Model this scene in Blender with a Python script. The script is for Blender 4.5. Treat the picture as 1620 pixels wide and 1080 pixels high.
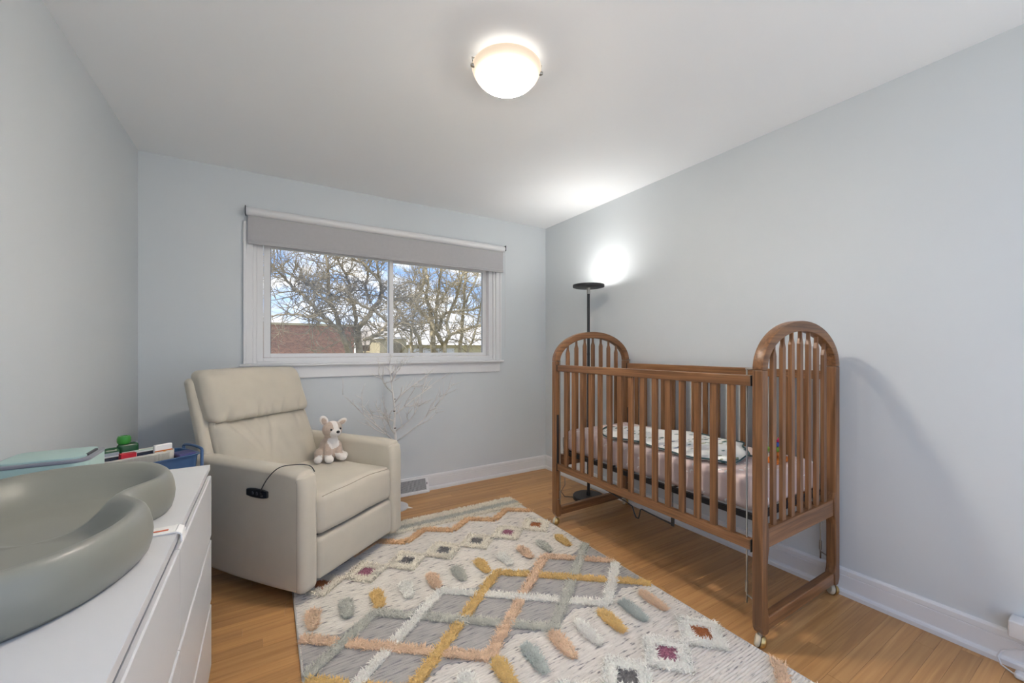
import bpy, bmesh, math, random
import numpy as np
from mathutils import Vector, Matrix, noise as mnoise

for o in list(bpy.data.objects):
    bpy.data.objects.remove(o)
scene = bpy.context.scene
COL = scene.collection
R = math.radians

# ------------------------------------------------------------------ camera
cam_d = bpy.data.cameras.new('camera')
cam_d.sensor_width = 36.0
cam_d.sensor_fit = 'HORIZONTAL'
cam_d.lens = 36.0 * 637.0 / 1620.0
cam_d.shift_y = 12.0 / 1620.0
cam_d.clip_start = 0.02
cam_d.clip_end = 300
cam = bpy.data.objects.new('camera', cam_d)
cam.location = (0, 0, 1.21)
cam.rotation_euler = (R(90), 0, -math.atan2(390, 637))
COL.objects.link(cam)
scene.camera = cam

# ------------------------------------------------------------------ light set-up
LAMP_STRENGTH = 170.0      # bright middle of the ceiling dome
TORCH_STRENGTH = 18.0     # LED disc on top of the floor lamp
SKY_STRENGTH = 1.2
SUN_STRENGTH = 4.2

vs = scene.view_settings
vs.view_transform = 'Standard'
vs.look = 'None'
vs.exposure = 0.52
vs.gamma = 1.0
vs.use_curve_mapping = False

w = bpy.data.worlds.new('sky')
scene.world = w
w.use_nodes = True
nt = w.node_tree
nt.nodes.clear()
tc = nt.nodes.new('ShaderNodeTexCoord')
sep = nt.nodes.new('ShaderNodeSeparateXYZ')
nt.links.new(tc.outputs['Generated'], sep.inputs[0])
rmp = nt.nodes.new('ShaderNodeValToRGB')
e = rmp.color_ramp.elements
e[0].position = 0.0; e[0].color = (0.66, 0.72, 0.81, 1)
e[1].position = 0.45; e[1].color = (0.13, 0.30, 0.72, 1)
el = rmp.color_ramp.elements.new(0.14); el.color = (0.27, 0.46, 0.82, 1)
nt.links.new(sep.outputs['Z'], rmp.inputs[0])
mp = nt.nodes.new('ShaderNodeMapping'); mp.inputs['Scale'].default_value = (2.2, 2.2, 5.0)
mp.inputs['Location'].default_value = (0.9, 0.2, 0.35)
nt.links.new(tc.outputs['Generated'], mp.inputs[0])
nz = nt.nodes.new('ShaderNodeTexNoise'); nz.inputs['Scale'].default_value = 5.0; nz.inputs['Detail'].default_value = 7
nt.links.new(mp.outputs[0], nz.inputs[0])
cr = nt.nodes.new('ShaderNodeValToRGB'); cr.color_ramp.elements[0].position = 0.42; cr.color_ramp.elements[1].position = 0.62
nt.links.new(nz.outputs['Fac'], cr.inputs[0])
mx = nt.nodes.new('ShaderNodeMixRGB'); mx.inputs[2].default_value = (0.86, 0.87, 0.89, 1)
nt.links.new(cr.outputs[0], mx.inputs[0]); nt.links.new(rmp.outputs[0], mx.inputs[1])
bg = nt.nodes.new('ShaderNodeBackground'); bg.inputs[1].default_value = SKY_STRENGTH
nt.links.new(mx.outputs[0], bg.inputs[0])
wo = nt.nodes.new('ShaderNodeOutputWorld'); nt.links.new(bg.outputs[0], wo.inputs[0])

sun_d = bpy.data.lights.new('sun', 'SUN'); sun_d.energy = SUN_STRENGTH; sun_d.angle = R(1.0)
sun_d.color = (1.0, 0.94, 0.83)
sun = bpy.data.objects.new('sun', sun_d)
sun.rotation_euler = Vector((0.50, 0.07, -0.80)).to_track_quat('-Z', 'Y').to_euler()
sun.location = (0, -6, 12)
COL.objects.link(sun)

# ------------------------------------------------------------------ materials
def srgb(r, g, b):
    def f(c):
        c /= 255.0
        return c / 12.92 if c <= 0.04045 else ((c + 0.055) / 1.055) ** 2.4
    return (f(r), f(g), f(b), 1.0)

MATS = {}
def base_mat(name):
    m = bpy.data.materials.new(name); m.use_nodes = True
    n = m.node_tree; b = n.nodes['Principled BSDF']
    MATS[name] = m
    return m, n, b

def plain(name, col, rough=0.5, metal=0.0, var=0.06, vscale=6.0, bump=0.0, bscale=200.0, spec=0.5, stretch=(1, 1, 1), rand=0.0, sheen=0.0):
    """solid colour with soft procedural variation and fine relief"""
    m, n, b = base_mat(name)
    b.inputs['Roughness'].default_value = rough
    b.inputs['Metallic'].default_value = metal
    b.inputs['Specular IOR Level'].default_value = spec
    if sheen:
        b.inputs['Sheen Weight'].default_value = sheen
        b.inputs['Sheen Roughness'].default_value = 0.5
    t = n.nodes.new('ShaderNodeTexCoord')
    mpn = n.nodes.new('ShaderNodeMapping'); mpn.inputs['Scale'].default_value = stretch
    n.links.new(t.outputs['Object'], mpn.inputs[0])
    nz = n.nodes.new('ShaderNodeTexNoise'); nz.inputs['Scale'].default_value = vscale; nz.inputs['Detail'].default_value = 4
    n.links.new(mpn.outputs[0], nz.inputs[0])
    rp = n.nodes.new('ShaderNodeValToRGB')
    c0 = tuple(max(0, x * (1 - var)) for x in col[:3]) + (1,)
    c1 = tuple(min(1, x * (1 + var)) for x in col[:3]) + (1,)
    rp.color_ramp.elements[0].color = c0; rp.color_ramp.elements[0].position = 0.3
    rp.color_ramp.elements[1].color = c1; rp.color_ramp.elements[1].position = 0.7
    n.links.new(nz.outputs['Fac'], rp.inputs[0])
    out = rp.outputs[0]
    if rand:
        oi = n.nodes.new('ShaderNodeObjectInfo')
        mr = n.nodes.new('ShaderNodeMapRange'); mr.inputs[3].default_value = 1 - rand; mr.inputs[4].default_value = 1 + rand
        n.links.new(oi.outputs['Random'], mr.inputs[0])
        hs = n.nodes.new('ShaderNodeHueSaturation')
        n.links.new(mr.outputs[0], hs.inputs['Value']); n.links.new(out, hs.inputs['Color'])
        out = hs.outputs[0]
    n.links.new(out, b.inputs['Base Color'])
    if bump:
        n2 = n.nodes.new('ShaderNodeTexNoise'); n2.inputs['Scale'].default_value = bscale; n2.inputs['Detail'].default_value = 3
        n.links.new(t.outputs['Object'], n2.inputs[0])
        bp = n.nodes.new('ShaderNodeBump'); bp.inputs['Strength'].default_value = bump; bp.inputs['Distance'].default_value = 0.002
        n.links.new(n2.outputs['Fac'], bp.inputs['Height']); n.links.new(bp.outputs[0], b.inputs['Normal'])
    return m

def wood(name, axis, dark, mid, light, rough=0.38, across=55.0, along=2.2, rand=0.12, bump=0.12):
    """grain running along the given axis of the object"""
    m, n, b = base_mat(name)
    b.inputs['Roughness'].default_value = rough
    t = n.nodes.new('ShaderNodeTexCoord')
    oi = n.nodes.new('ShaderNodeObjectInfo')
    off = n.nodes.new('ShaderNodeVectorMath'); off.operation = 'SCALE'
    off.inputs[0].default_value = (13.7, 9.1, 5.3)
    n.links.new(oi.outputs['Random'], off.inputs['Scale'])
    add = n.nodes.new('ShaderNodeVectorMath'); add.operation = 'ADD'
    n.links.new(t.outputs['Object'], add.inputs[0]); n.links.new(off.outputs[0], add.inputs[1])
    mpn = n.nodes.new('ShaderNodeMapping')
    sc = [across] * 3; sc[axis] = along
    mpn.inputs['Scale'].default_value = sc
    n.links.new(add.outputs[0], mpn.inputs[0])
    nz = n.nodes.new('ShaderNodeTexNoise'); nz.inputs['Scale'].default_value = 1.0
    nz.inputs['Detail'].default_value = 5; nz.inputs['Distortion'].default_value = 0.9
    n.links.new(mpn.outputs[0], nz.inputs[0])
    rp = n.nodes.new('ShaderNodeValToRGB')
    rp.color_ramp.elements[0].position = 0.30; rp.color_ramp.elements[0].color = dark
    rp.color_ramp.elements[1].position = 0.72; rp.color_ramp.elements[1].color = light
    q = rp.color_ramp.elements.new(0.5); q.color = mid
    n.links.new(nz.outputs['Fac'], rp.inputs[0])
    mr = n.nodes.new('ShaderNodeMapRange'); mr.inputs[3].default_value = 1 - rand; mr.inputs[4].default_value = 1 + rand
    n.links.new(oi.outputs['Random'], mr.inputs[0])
    hs = n.nodes.new('ShaderNodeHueSaturation')
    n.links.new(mr.outputs[0], hs.inputs['Value']); n.links.new(rp.outputs[0], hs.inputs['Color'])
    n.links.new(hs.outputs[0], b.inputs['Base Color'])
    bp = n.nodes.new('ShaderNodeBump'); bp.inputs['Strength'].default_value = bump; bp.inputs['Distance'].default_value = 0.001
    n.links.new(nz.outputs['Fac'], bp.inputs['Height']); n.links.new(bp.outputs[0], b.inputs['Normal'])
    return m

def emit(name, col, strength):
    m, n, b = base_mat(name)
    b.inputs['Base Color'].default_value = col
    b.inputs['Emission Color'].default_value = col
    b.inputs['Emission Strength'].default_value = strength
    return m

M_WALL = plain('wall_paint', srgb(210, 215, 217), 0.55, var=0.012, vscale=2, bump=0.08, bscale=350)
M_CEIL = plain('ceiling_paint', srgb(248, 249, 249), 0.7, var=0.01, vscale=2, bump=0.08, bscale=300)
M_TRIM = plain('trim_paint', srgb(228, 228, 228), 0.35, var=0.01, vscale=5)
M_FLOOR = wood('oak_floor', 0, srgb(170, 124, 76), srgb(187, 140, 88), srgb(201, 155, 102), rough=0.36, across=42, along=1.5, rand=0.15, bump=0.03)
M_SUB = plain('subfloor', srgb(70, 48, 30), 0.8)
CD, CM, CL = srgb(92, 61, 36), srgb(124, 85, 53), srgb(148, 106, 69)
M_WX = wood('crib_oak_x', 0, CD, CM, CL)
M_WY = wood('crib_oak_y', 1, CD, CM, CL)
M_WZ = wood('crib_oak_z', 2, CD, CM, CL)
M_UPH = plain('cream_upholstery', srgb(200, 192, 175), 0.85, var=0.03, vscale=9, bump=0.25, bscale=420, sheen=0.25)
M_SEAM = plain('seam_thread', srgb(150, 142, 124), 0.9)
M_BLACK = plain('black_plastic', srgb(26, 26, 27), 0.35)
M_BLACKM = plain('black_metal', srgb(34, 34, 36), 0.45, metal=0.0, bump=0.1)
M_CHROME = plain('brushed_steel', srgb(168, 164, 156), 0.3, metal=1.0)
M_BRASS = plain('brass', srgb(205, 178, 120), 0.28, metal=1.0)
M_RUBBER = plain('cream_tyre', srgb(196, 184, 160), 0.6)
M_WHITE = plain('white_lacquer', srgb(216, 216, 216), 0.32, var=0.008)
M_PAD = plain('sage_foam', srgb(136, 136, 126), 0.34, var=0.015, vscale=3)
M_MINT = plain('mint_plastic', srgb(176, 203, 196), 0.4, var=0.02)
M_GREYP = plain('grey_plastic', srgb(140, 142, 150), 0.45)
M_BLUE = plain('blue_steel', srgb(58, 92, 134), 0.42, var=0.05)
M_NAVY = plain('navy_cloth', srgb(28, 36, 58), 0.7)
M_INDIGO = plain('indigo_plastic', srgb(58, 58, 118), 0.35)
M_IVORY = plain('ivory_plastic', srgb(226, 220, 206), 0.5)
M_RED = plain('red_card', srgb(196, 34, 50), 0.5)
M_PAPER = plain('white_paper', srgb(236, 235, 232), 0.8)
M_ORANGE = plain('orange_print', srgb(214, 120, 40), 0.6)
M_YEL = plain('yellow_print', srgb(228, 178, 70), 0.6)
M_GREEN = plain('green_plastic', srgb(56, 150, 54), 0.35)
M_DGREEN = plain('dark_green_plastic', srgb(40, 84, 52), 0.25)
M_SILVER = plain('bottle_label', srgb(168, 176, 186), 0.3)
M_SHADE = plain('grey_blind_cloth', srgb(178, 177, 178), 0.9, var=0.02, vscale=40, bump=0.2, bscale=600)
M_CHAR = plain('charcoal', srgb(58, 60, 64), 0.5)
M_VENTG = plain('vent_grille_grey', srgb(170, 171, 172), 0.5)
M_DARK = plain('dark_hollow', srgb(40, 41, 43), 0.9)
M_TWIG = plain('white_twig_wrap', srgb(226, 224, 220), 0.7, var=0.1, vscale=25)
M_TWIGD = plain('brown_twig_mark', srgb(90, 78, 66), 0.8)

# glass pane: thin, clear, mirrors a little of the room
M_GLASS = bpy.data.materials.new('window_glass'); M_GLASS.use_nodes = True
n = M_GLASS.node_tree; n.nodes.clear()
o_ = n.nodes.new('ShaderNodeOutputMaterial'); tr = n.nodes.new('ShaderNodeBsdfTransparent')
gl = n.nodes.new('ShaderNodeBsdfGlossy'); gl.inputs['Roughness'].default_value = 0.02
fr = n.nodes.new('ShaderNodeFresnel'); fr.inputs[0].default_value = 1.45
ms = n.nodes.new('ShaderNodeMixShader')
n.links.new(fr.outputs[0], ms.inputs[0]); n.links.new(tr.outputs[0], ms.inputs[1]); n.links.new(gl.outputs[0], ms.inputs[2])
n.links.new(ms.outputs[0], o_.inputs[0])

# ------------------------------------------------------------------ mesh helpers
class MB:
    def __init__(self):
        self.v = []; self.f = []
    def add(self, vs_, fs):
        k = len(self.v)
        self.v += [tuple(p) for p in vs_]
        self.f += [tuple(i + k for i in q) for q in fs]
        return self
    def box(self, x0, x1, y0, y1, z0, z1):
        return self.add([(x0, y0, z0), (x1, y0, z0), (x1, y1, z0), (x0, y1, z0), (x0, y0, z1), (x1, y0, z1), (x1, y1, z1), (x0, y1, z1)],
                        [(0, 3, 2, 1), (4, 5, 6, 7), (0, 1, 5, 4), (1, 2, 6, 5), (2, 3, 7, 6), (3, 0, 4, 7)])
    def rbox(self, x0, x1, y0, y1, z0, z1, r=0.01, k=3, m=2, fn=None):
        """rounded box; k rows in each rounded edge, m rows across each flat; fn deforms the points"""
        c = ((x0 + x1) / 2, (y0 + y1) / 2, (z0 + z1) / 2)
        h = (abs(x1 - x0) / 2, abs(y1 - y0) / 2, abs(z1 - z0) / 2)
        r = min(r, *[q * 0.999 for q in h])
        ax = []
        for q in h:
            i = q - r
            s = [-(i + r * math.tan(math.pi / 4 * (1 - t / k))) for t in range(k)]
            mid = [-i + 2 * i * t / m for t in range(m + 1)]
            ax.append(s + mid + [-a for a in reversed(s)])
        vmap = {}; vv = []; ff = []
        def vert(p):
            q = [max(-(h[a] - r), min(h[a] - r, p[a])) for a in range(3)]
            d = [p[a] - q[a] for a in range(3)]
            L = math.sqrt(sum(x * x for x in d))
            if L > 1e-9:
                p2 = [q[a] + d[a] / L * r for a in range(3)]
            else:
                p2 = p
            p2 = (p2[0] + c[0], p2[1] + c[1], p2[2] + c[2])
            key = tuple(round(a, 5) for a in p2)
            if key not in vmap:
                vmap[key] = len(vv)
                vv.append(fn(*p2) if fn else p2)
            return vmap[key]
        for a in range(3):
            b_, c_ = (a + 1) % 3, (a + 2) % 3
            for sgn in (-1, 1):
                for i in range(len(ax[b_]) - 1):
                    for j in range(len(ax[c_]) - 1):
                        q = []
                        for (ii, jj) in ((i, j), (i + 1, j), (i + 1, j + 1), (i, j + 1)):
                            p = [0, 0, 0]; p[a] = sgn * h[a]; p[b_] = ax[b_][ii]; p[c_] = ax[c_][jj]
                            q.append(vert(p))
                        if sgn < 0: q.reverse()
                        u = []
                        for t in q:
                            if t not in u: u.append(t)
                        if len(u) > 2: ff.append(tuple(u))
        return self.add(vv, ff)
    def tube(self, pts, rad, n=8, cap=True, closed=False):
        pts = [Vector(p) for p in pts]
        if not hasattr(rad, '__len__'): rad = [rad] * len(pts)
        N = len(pts); vv = []; ff = []
        prev = None
        for i, p in enumerate(pts):
            if closed: t = pts[(i + 1) % N] - pts[i - 1]
            elif i == 0: t = pts[1] - p
            elif i == N - 1: t = p - pts[i - 1]
            else: t = pts[i + 1] - pts[i - 1]
            t.normalize()
            if prev is None:
                a = Vector((0, 0, 1)) if abs(t.z) < 0.9 else Vector((1, 0, 0))
                u = t.cross(a).normalized()
            else:
                u = (prev - t * prev.dot(t))
                if u.length < 1e-6: u = t.orthogonal()
                u.normalize()
            prev = u
            w_ = t.cross(u)
            for j in range(n):
                an = 2 * math.pi * j / n
                vv.append(p + (u * math.cos(an) + w_ * math.sin(an)) * rad[i])
        for i in range(N if closed else N - 1):
            i2 = (i + 1) % N
            for j in range(n):
                j2 = (j + 1) % n
                ff.append((i * n + j, i * n + j2, i2 * n + j2, i2 * n + j))
        if cap and not closed:
            ff.append(tuple(reversed(range(n)))); ff.append(tuple((N - 1) * n + j for j in range(n)))
        return self.add(vv, ff)
    def lathe(self, prof, c=(0, 0, 0), n=32, ax=2):
        vv = []; ff = []; N = len(prof)
        for r_, z in prof:
            for j in range(n):
                a = 2 * math.pi * j / n
                p = [r_ * math.cos(a), r_ * math.sin(a), z]
                if ax == 0: p = [p[2], p[0], p[1]]
                elif ax == 1: p = [p[1], p[2], p[0]]
                vv.append((p[0] + c[0], p[1] + c[1], p[2] + c[2]))
        for i in range(N - 1):
            for j in range(n):
                j2 = (j + 1) % n
                ff.append((i * n + j, i * n + j2, (i + 1) * n + j2, (i + 1) * n + j))
        if prof[0][0] > 1e-6: ff.append(tuple(reversed(range(n))))
        if prof[-1][0] > 1e-6: ff.append(tuple((N - 1) * n + j for j in range(n)))
        return self.add(vv, ff)
    def prism(self, poly, ax, a0, a1):
        """poly of 2-D points in the plane across axis ax, pulled from a0 to a1"""
        n = len(poly); vv = []
        for a in (a0, a1):
            for (p, q) in poly:
                vv.append({0: (a, p, q), 1: (p, a, q), 2: (p, q, a)}[ax])
        ff = [tuple(range(n)), tuple(reversed(range(n, 2 * n)))]
        for i in range(n):
            j = (i + 1) % n
            ff.append((i, i + n, j + n, j))
        return self.add(vv, ff)
    def ball(self, c, r, nu=16, nv=10):
        if not hasattr(r, '__len__'): r = (r, r, r)
        vv = [(c[0], c[1], c[2] - r[2])]; ff = []
        for i in range(1, nv):
            ph = -math.pi / 2 + math.pi * i / nv
            for j in range(nu):
                a = 2 * math.pi * j / nu
                vv.append((c[0] + r[0] * math.cos(ph) * math.cos(a), c[1] + r[1] * math.cos(ph) * math.sin(a), c[2] + r[2] * math.sin(ph)))
        vv.append((c[0], c[1], c[2] + r[2]))
        for j in range(nu):
            j2 = (j + 1) % nu
            ff.append((0, 1 + j2, 1 + j))
            for i in range(nv - 2):
                ff.append((1 + i * nu + j, 1 + i * nu + j2, 1 + (i + 1) * nu + j2, 1 + (i + 1) * nu + j))
            ff.append((len(vv) - 1, 1 + (nv - 2) * nu + j, 1 + (nv - 2) * nu + j2))
        return self.add(vv, ff)
    def xf(self, M):
        self.v = [tuple(M @ Vector(p)) for p in self.v]
        return self

def rootloc(o):
    while o.parent: o = o.parent
    return Vector(o.location)

def build(name, mb, mat, parent=None, smooth=False, world=True, recalc=True, bevel=0.0):
    """link an MB as one mesh object. world: the points are given in room coordinates"""
    me = bpy.data.meshes.new(name)
    vv = mb.v
    if parent is not None and world:
        L = rootloc(parent)
        vv = [(p[0] - L.x, p[1] - L.y, p[2] - L.z) for p in vv]
    me.from_pydata(vv, [], mb.f)
    if recalc:
        bm = bmesh.new(); bm.from_mesh(me)
        bmesh.ops.recalc_face_normals(bm, faces=bm.faces)
        if bevel:
            bmesh.ops.bevel(bm, geom=[e_ for e_ in bm.edges if e_.is_manifold and e_.calc_face_angle() > 0.6], offset=bevel, segments=2, affect='EDGES', profile=0.5)
        bm.to_mesh(me); bm.free()
    if isinstance(mat, (list, tuple)):
        for q in mat: me.materials.append(q)
    else:
        me.materials.append(mat)
    if smooth:
        me.polygons.foreach_set('use_smooth', [True] * len(me.polygons))
        if smooth == 'angle':
            me.set_sharp_from_angle(angle=R(38))
    o = bpy.data.objects.new(name, me)
    COL.objects.link(o)
    if parent is not None: o.parent = parent
    return o

def tag(o, label=None, cat=None, group=None, kind=None):
    if label: o['label'] = label
    if cat: o['category'] = cat
    if group: o['group'] = group
    if kind: o['kind'] = kind
    return o

def thing(name, label, cat, loc=(0, 0, 0), rotz=0, group=None, kind=None):
    o = bpy.data.objects.new(name, None)
    o.empty_display_size = 0.1
    COL.objects.link(o)
    o.location = loc; o.rotation_euler = (0, 0, rotz)
    return tag(o, label, cat, group, kind)

rng = random.Random(7)

# ------------------------------------------------------------------ room shell
XL, XR, YB, YF, ZC = -0.673, 2.445, 3.335, -0.32, 2.44
T = 0.12
def struct(name, mb, mat, label, smooth=False, bevel=0.0):
    return tag(build(name, mb, mat, smooth=smooth, bevel=bevel), label, None, None, 'structure')

struct('wall_left', MB().box(XL - T, XL, YF - T, YB + T, -0.05, ZC), M_WALL, 'pale blue grey painted wall on the left behind the dresser')
struct('wall_right', MB().box(XR, XR + T, YF - T, YB + T, -0.05, ZC), M_WALL, 'pale blue grey painted wall on the right behind the crib')
# window opening
OX0, OX1, OZ0, OZ1 = -0.075, 1.855, 1.105, 2.03
struct('wall_back', MB().box(XL, OX0, YB, YB + T, -0.05, ZC).box(OX1, XR, YB, YB + T, -0.05, ZC)
       .box(OX0, OX1, YB, YB + T, -0.05, OZ0).box(OX0, OX1, YB, YB + T, OZ1, ZC), M_WALL, 'pale blue grey painted wall with the wide window')
struct('ceiling', MB().box(XL - T, XR + T, YF - T, YB + T, ZC, ZC + 0.12), M_CEIL, 'flat white ceiling with one round lamp')

# floor: a bed with single oak strips lying on it
floor = struct('floor', MB().box(XL, XR, YF, YB, -0.05, -0.0125), M_SUB, 'honey oak strip floor')
row_h = 0.0572
y = YB - row_h + 0.02
nrow = 0
while y > YF:
    x = XL - rng.uniform(0.0, 0.9)
    while x < XR:
        ln = rng.choice([0.62, 0.8, 0.95, 1.1, 1.3])
        a, b_ = max(x, XL), min(x + ln, XR)
        if b_ - a > 0.03:
            g = 0.0002
            y1 = min(y + row_h, YB)
            mbp = MB()
            c = 0.0005
            xa, xb, ya, yb = a + g, b_ - g, max(y, YF) + g, y1 - g
            mbp.add([(xa, ya, -0.0125), (xb, ya, -0.0125), (xb, yb, -0.0125), (xa, yb, -0.0125),
                     (xa, ya, -c), (xb, ya, -c), (xb, yb, -c), (xa, yb, -c),
                     (xa + c, ya + c, 0), (xb - c, ya + c, 0), (xb - c, yb - c, 0), (xa + c, yb - c, 0)],
                    [(0, 1, 5, 4), (1, 2, 6, 5), (2, 3, 7, 6), (3, 0, 4, 7), (4, 5, 9, 8), (5, 6, 10, 9), (6, 7, 11, 10), (7, 4, 8, 11), (8, 9, 10, 11)])
            build('plank', mbp, M_FLOOR, floor, recalc=False)
        x += ln
    y -= row_h

# baseboards: moulded board with a grooved cap and a shoe strip
BBP = [(0, 0), (0.028, 0), (0.028, 0.018), (0.024, 0.026), (0.016, 0.030), (0.014, 0.030), (0.014, 0.094), (0.011, 0.096), (0.011, 0.099),
       (0.014, 0.101), (0.013, 0.120), (0.008, 0.128), (0.0, 0.130)]
struct('baseboard_right', MB().prism([(XR - a, z) for a, z in BBP], 1, YF, YB), M_TRIM, 'white moulded baseboard under the right wall')
struct('baseboard_left', MB().prism([(XL + a, z) for a, z in BBP], 1, YF, YB), M_TRIM, 'white moulded baseboard under the left wall')
VX0, VX1 = 0.80, 1.185     # the floor register breaks the back baseboard
struct('baseboard_back', MB().prism([(YB - a, z) for a, z in BBP], 0, XL, VX0).prism([(YB - a, z) for a, z in BBP], 0, VX1, XR), M_TRIM, 'white moulded baseboard under the window wall')

# ------------------------------------------------------------------ window
win = thing('window_1', 'wide white sliding window with two panes under a half raised blind', None, (0.89, YB, 1.1), kind='structure')
for sgn, xa in ((-1, OX0), (1, OX1)):
    m_ = MB().box(min(xa, xa + sgn * 0.055) - 0.0, max(xa, xa + sgn * 0.055), YB - 0.018, YB - 0.0005, 1.107, 2.09)
    m_.box(min(xa + sgn * 0.038, xa + sgn * 0.055), max(xa + sgn * 0.038, xa + sgn * 0.055), YB - 0.026, YB - 0.018, 1.107, 2.09)
    build('casing', m_, M_TRIM, win, bevel=0.002)
build('casing', MB().box(OX0, OX1, YB - 0.018, YB - 0.0005, OZ1, OZ1 + 0.06), M_TRIM, win, bevel=0.002)
build('sill', MB().rbox(-0.152, 1.925, YB - 0.052, YB + 0.07, 1.088, 1.106, 0.006), M_TRIM, win, smooth='angle')
build('apron', MB().box(-0.125, 1.897, YB - 0.018, YB - 0.0005, 1.0, 1.0875), M_TRIM, win, bevel=0.002)
# jamb liner and vinyl frame
fr_ = MB()
for (a, b_, c_, d_, y0, y1) in ((OX0, OX0 + 0.022, 1.106, OZ1, YB - 0.004, YB + 0.11), (OX1 - 0.022, OX1, 1.106, OZ1, YB - 0.004, YB + 0.11),
                        (OX0 + 0.022, OX1 - 0.022, 1.106, 1.122, YB - 0.002, YB + 0.11), (OX0 + 0.022, OX1 - 0.022, OZ1 - 0.022, OZ1, YB - 0.004, YB + 0.11),
                        (OX0 + 0.022, OX0 + 0.062, 1.122, OZ1 - 0.022, YB + 0.012, YB + 0.09), (OX1 - 0.062, OX1 - 0.022, 1.122, OZ1 - 0.022, YB + 0.012, YB + 0.09),
                        (OX0 + 0.062, OX1 - 0.062, 1.122, 1.148, YB + 0.012, YB + 0.09), (OX0 + 0.062, OX1 - 0.062, OZ1 - 0.06, OZ1 - 0.022, YB + 0.012, YB + 0.09)):
    fr_.box(a, b_, y0, y1, c_, d_)
build('frame', fr_, M_TRIM, win, bevel=0.0025)
sx0, sx1 = OX0 + 0.064, OX1 - 0.064
sz0, sz1 = 1.150, OZ1 - 0.062
midx = 0.888
for (a, b_, yy) in ((sx0, midx + 0.017, YB + 0.026), (midx - 0.017, sx1, YB + 0.058)):
    s_ = MB()
    wL = 0.042 if a == sx0 else 0.034
    wR = 0.034 if a == sx0 else 0.042
    s_.box(a, a + wL, yy, yy + 0.028, sz0, sz1).box(b_ - wR, b_, yy, yy + 0.028, sz0, sz1)
    s_.box(a + wL, b_ - wR, yy, yy + 0.028, sz0, sz0 + 0.028).box(a + wL, b_ - wR, yy, yy + 0.028, sz1 - 0.036, sz1)
    sash = build('sash', s_, M_TRIM, win, bevel=0.002)
    build('pane', MB().box(a + wL - 0.004, b_ - wR + 0.004, yy + 0.012, yy + 0.016, sz0 + 0.024, sz1 - 0.032), M_GLASS, sash)
    gk = MB()
    for (p, q, r_, t_) in ((a + wL - 0.001, a + wL + 0.003, sz0 + 0.028, sz1 - 0.036), (b_ - wR - 0.003, b_ - wR + 0.001, sz0 + 0.028, sz1 - 0.036)):
        gk.box(p, q, yy + 0.006, yy + 0.011, r_, t_)
    build('gasket', gk, M_CHAR, sash)

# roller blind
bl = thing('roller_blind', 'grey roller blind with white tube, half raised over the window', 'blind', (0.905, YB - 0.05, 2.15))
tube_y = YB - 0.048
build('roller_tube', MB().lathe([(0.0, -0.113), (0.026, -0.113), (0.027, -0.11), (0.027, 1.922), (0.026, 1.925), (0.0, 1.925)], (0, tube_y, 2.152), 28, ax=0), M_TRIM, bl, smooth='angle')
build('blind_cloth', MB().box(-0.102, 1.914, tube_y - 0.0, tube_y + 0.0015, 1.955, 2.150), M_SHADE, bl)
build('hem_bar', MB().rbox(-0.103, 1.915, tube_y - 0.005, tube_y + 0.006, 1.930, 1.957, 0.004), M_SHADE, bl, smooth='angle')
for xx, d in ((-0.116, -1), (1.928, 1)):
    br = MB().box(xx - 0.003, xx + 0.003, YB - 0.078, YB - 0.0005, 2.132, 2.182)
    build('end_bracket', br, M_CHAR, bl, bevel=0.0015)
build('pull_chain', MB().tube([(1.935, tube_y, 2.14), (1.938, tube_y, 1.9), (1.938, tube_y, 1.45), (1.938, tube_y + 0.005, 1.22)], 0.0016, 6), M_TRIM, bl, smooth=True)

# ------------------------------------------------------------------ ceiling lamp
LX, LY = 0.878, 1.478
cl = thing('ceiling_lamp', 'round frosted glass dome lamp lit on the ceiling', 'lamp', (LX, LY, ZC))
build('ceiling_pan', MB().lathe([(0.0, ZC - 0.001), (0.085, ZC - 0.001), (0.085, ZC - 0.018), (0.075, ZC - 0.022), (0.0, ZC - 0.022)], (LX, LY, 0), 40), M_WHITE, cl, smooth='angle')
m, n, b = base_mat('lit_frosted_glass')
t = n.nodes.new('ShaderNodeTexCoord'); sp = n.nodes.new('ShaderNodeSeparateXYZ'); n.links.new(t.outputs['Object'], sp.inputs[0])
cx = n.nodes.new('ShaderNodeCombineXYZ'); n.links.new(sp.outputs[0], cx.inputs[0]); n.links.new(sp.outputs[1], cx.inputs[1])
ln = n.nodes.new('ShaderNodeVectorMath'); ln.operation = 'LENGTH'; n.links.new(cx.outputs[0], ln.inputs[0])
mr = n.nodes.new('ShaderNodeMapRange'); mr.inputs[1].default_value = 0.075; mr.inputs[2].default_value = 0.150
n.links.new(ln.outputs['Value'], mr.inputs[0])
rp = n.nodes.new('ShaderNodeValToRGB')
rp.color_ramp.elements[0].color = (1.0, 0.90, 0.78, 1); rp.color_ramp.elements[1].color = (1.0, 0.78, 0.56, 1)
n.links.new(mr.outputs[0], rp.inputs[0])
st = n.nodes.new('ShaderNodeMapRange'); st.interpolation_type = 'SMOOTHSTEP'
st.inputs[1].default_value = 0.146; st.inputs[2].default_value = 0.082; st.inputs[3].default_value = 0.0; st.inputs[4].default_value = 1.0
n.links.new(ln.outputs['Value'], st.inputs[0])
pw = n.nodes.new('ShaderNodeMath'); pw.operation = 'POWER'; pw.inputs[0].default_value = LAMP_STRENGTH / 0.6
n.links.new(st.outputs[0], pw.inputs[1])
ml = n.nodes.new('ShaderNodeMath'); ml.operation = 'MULTIPLY'; ml.inputs[1].default_value = 0.6
n.links.new(pw.outputs[0], ml.inputs[0])
st = ml
b.inputs['Base Color'].default_value = (0.12, 0.11, 0.1, 1); b.inputs['Roughness'].default_value = 0.3
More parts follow.
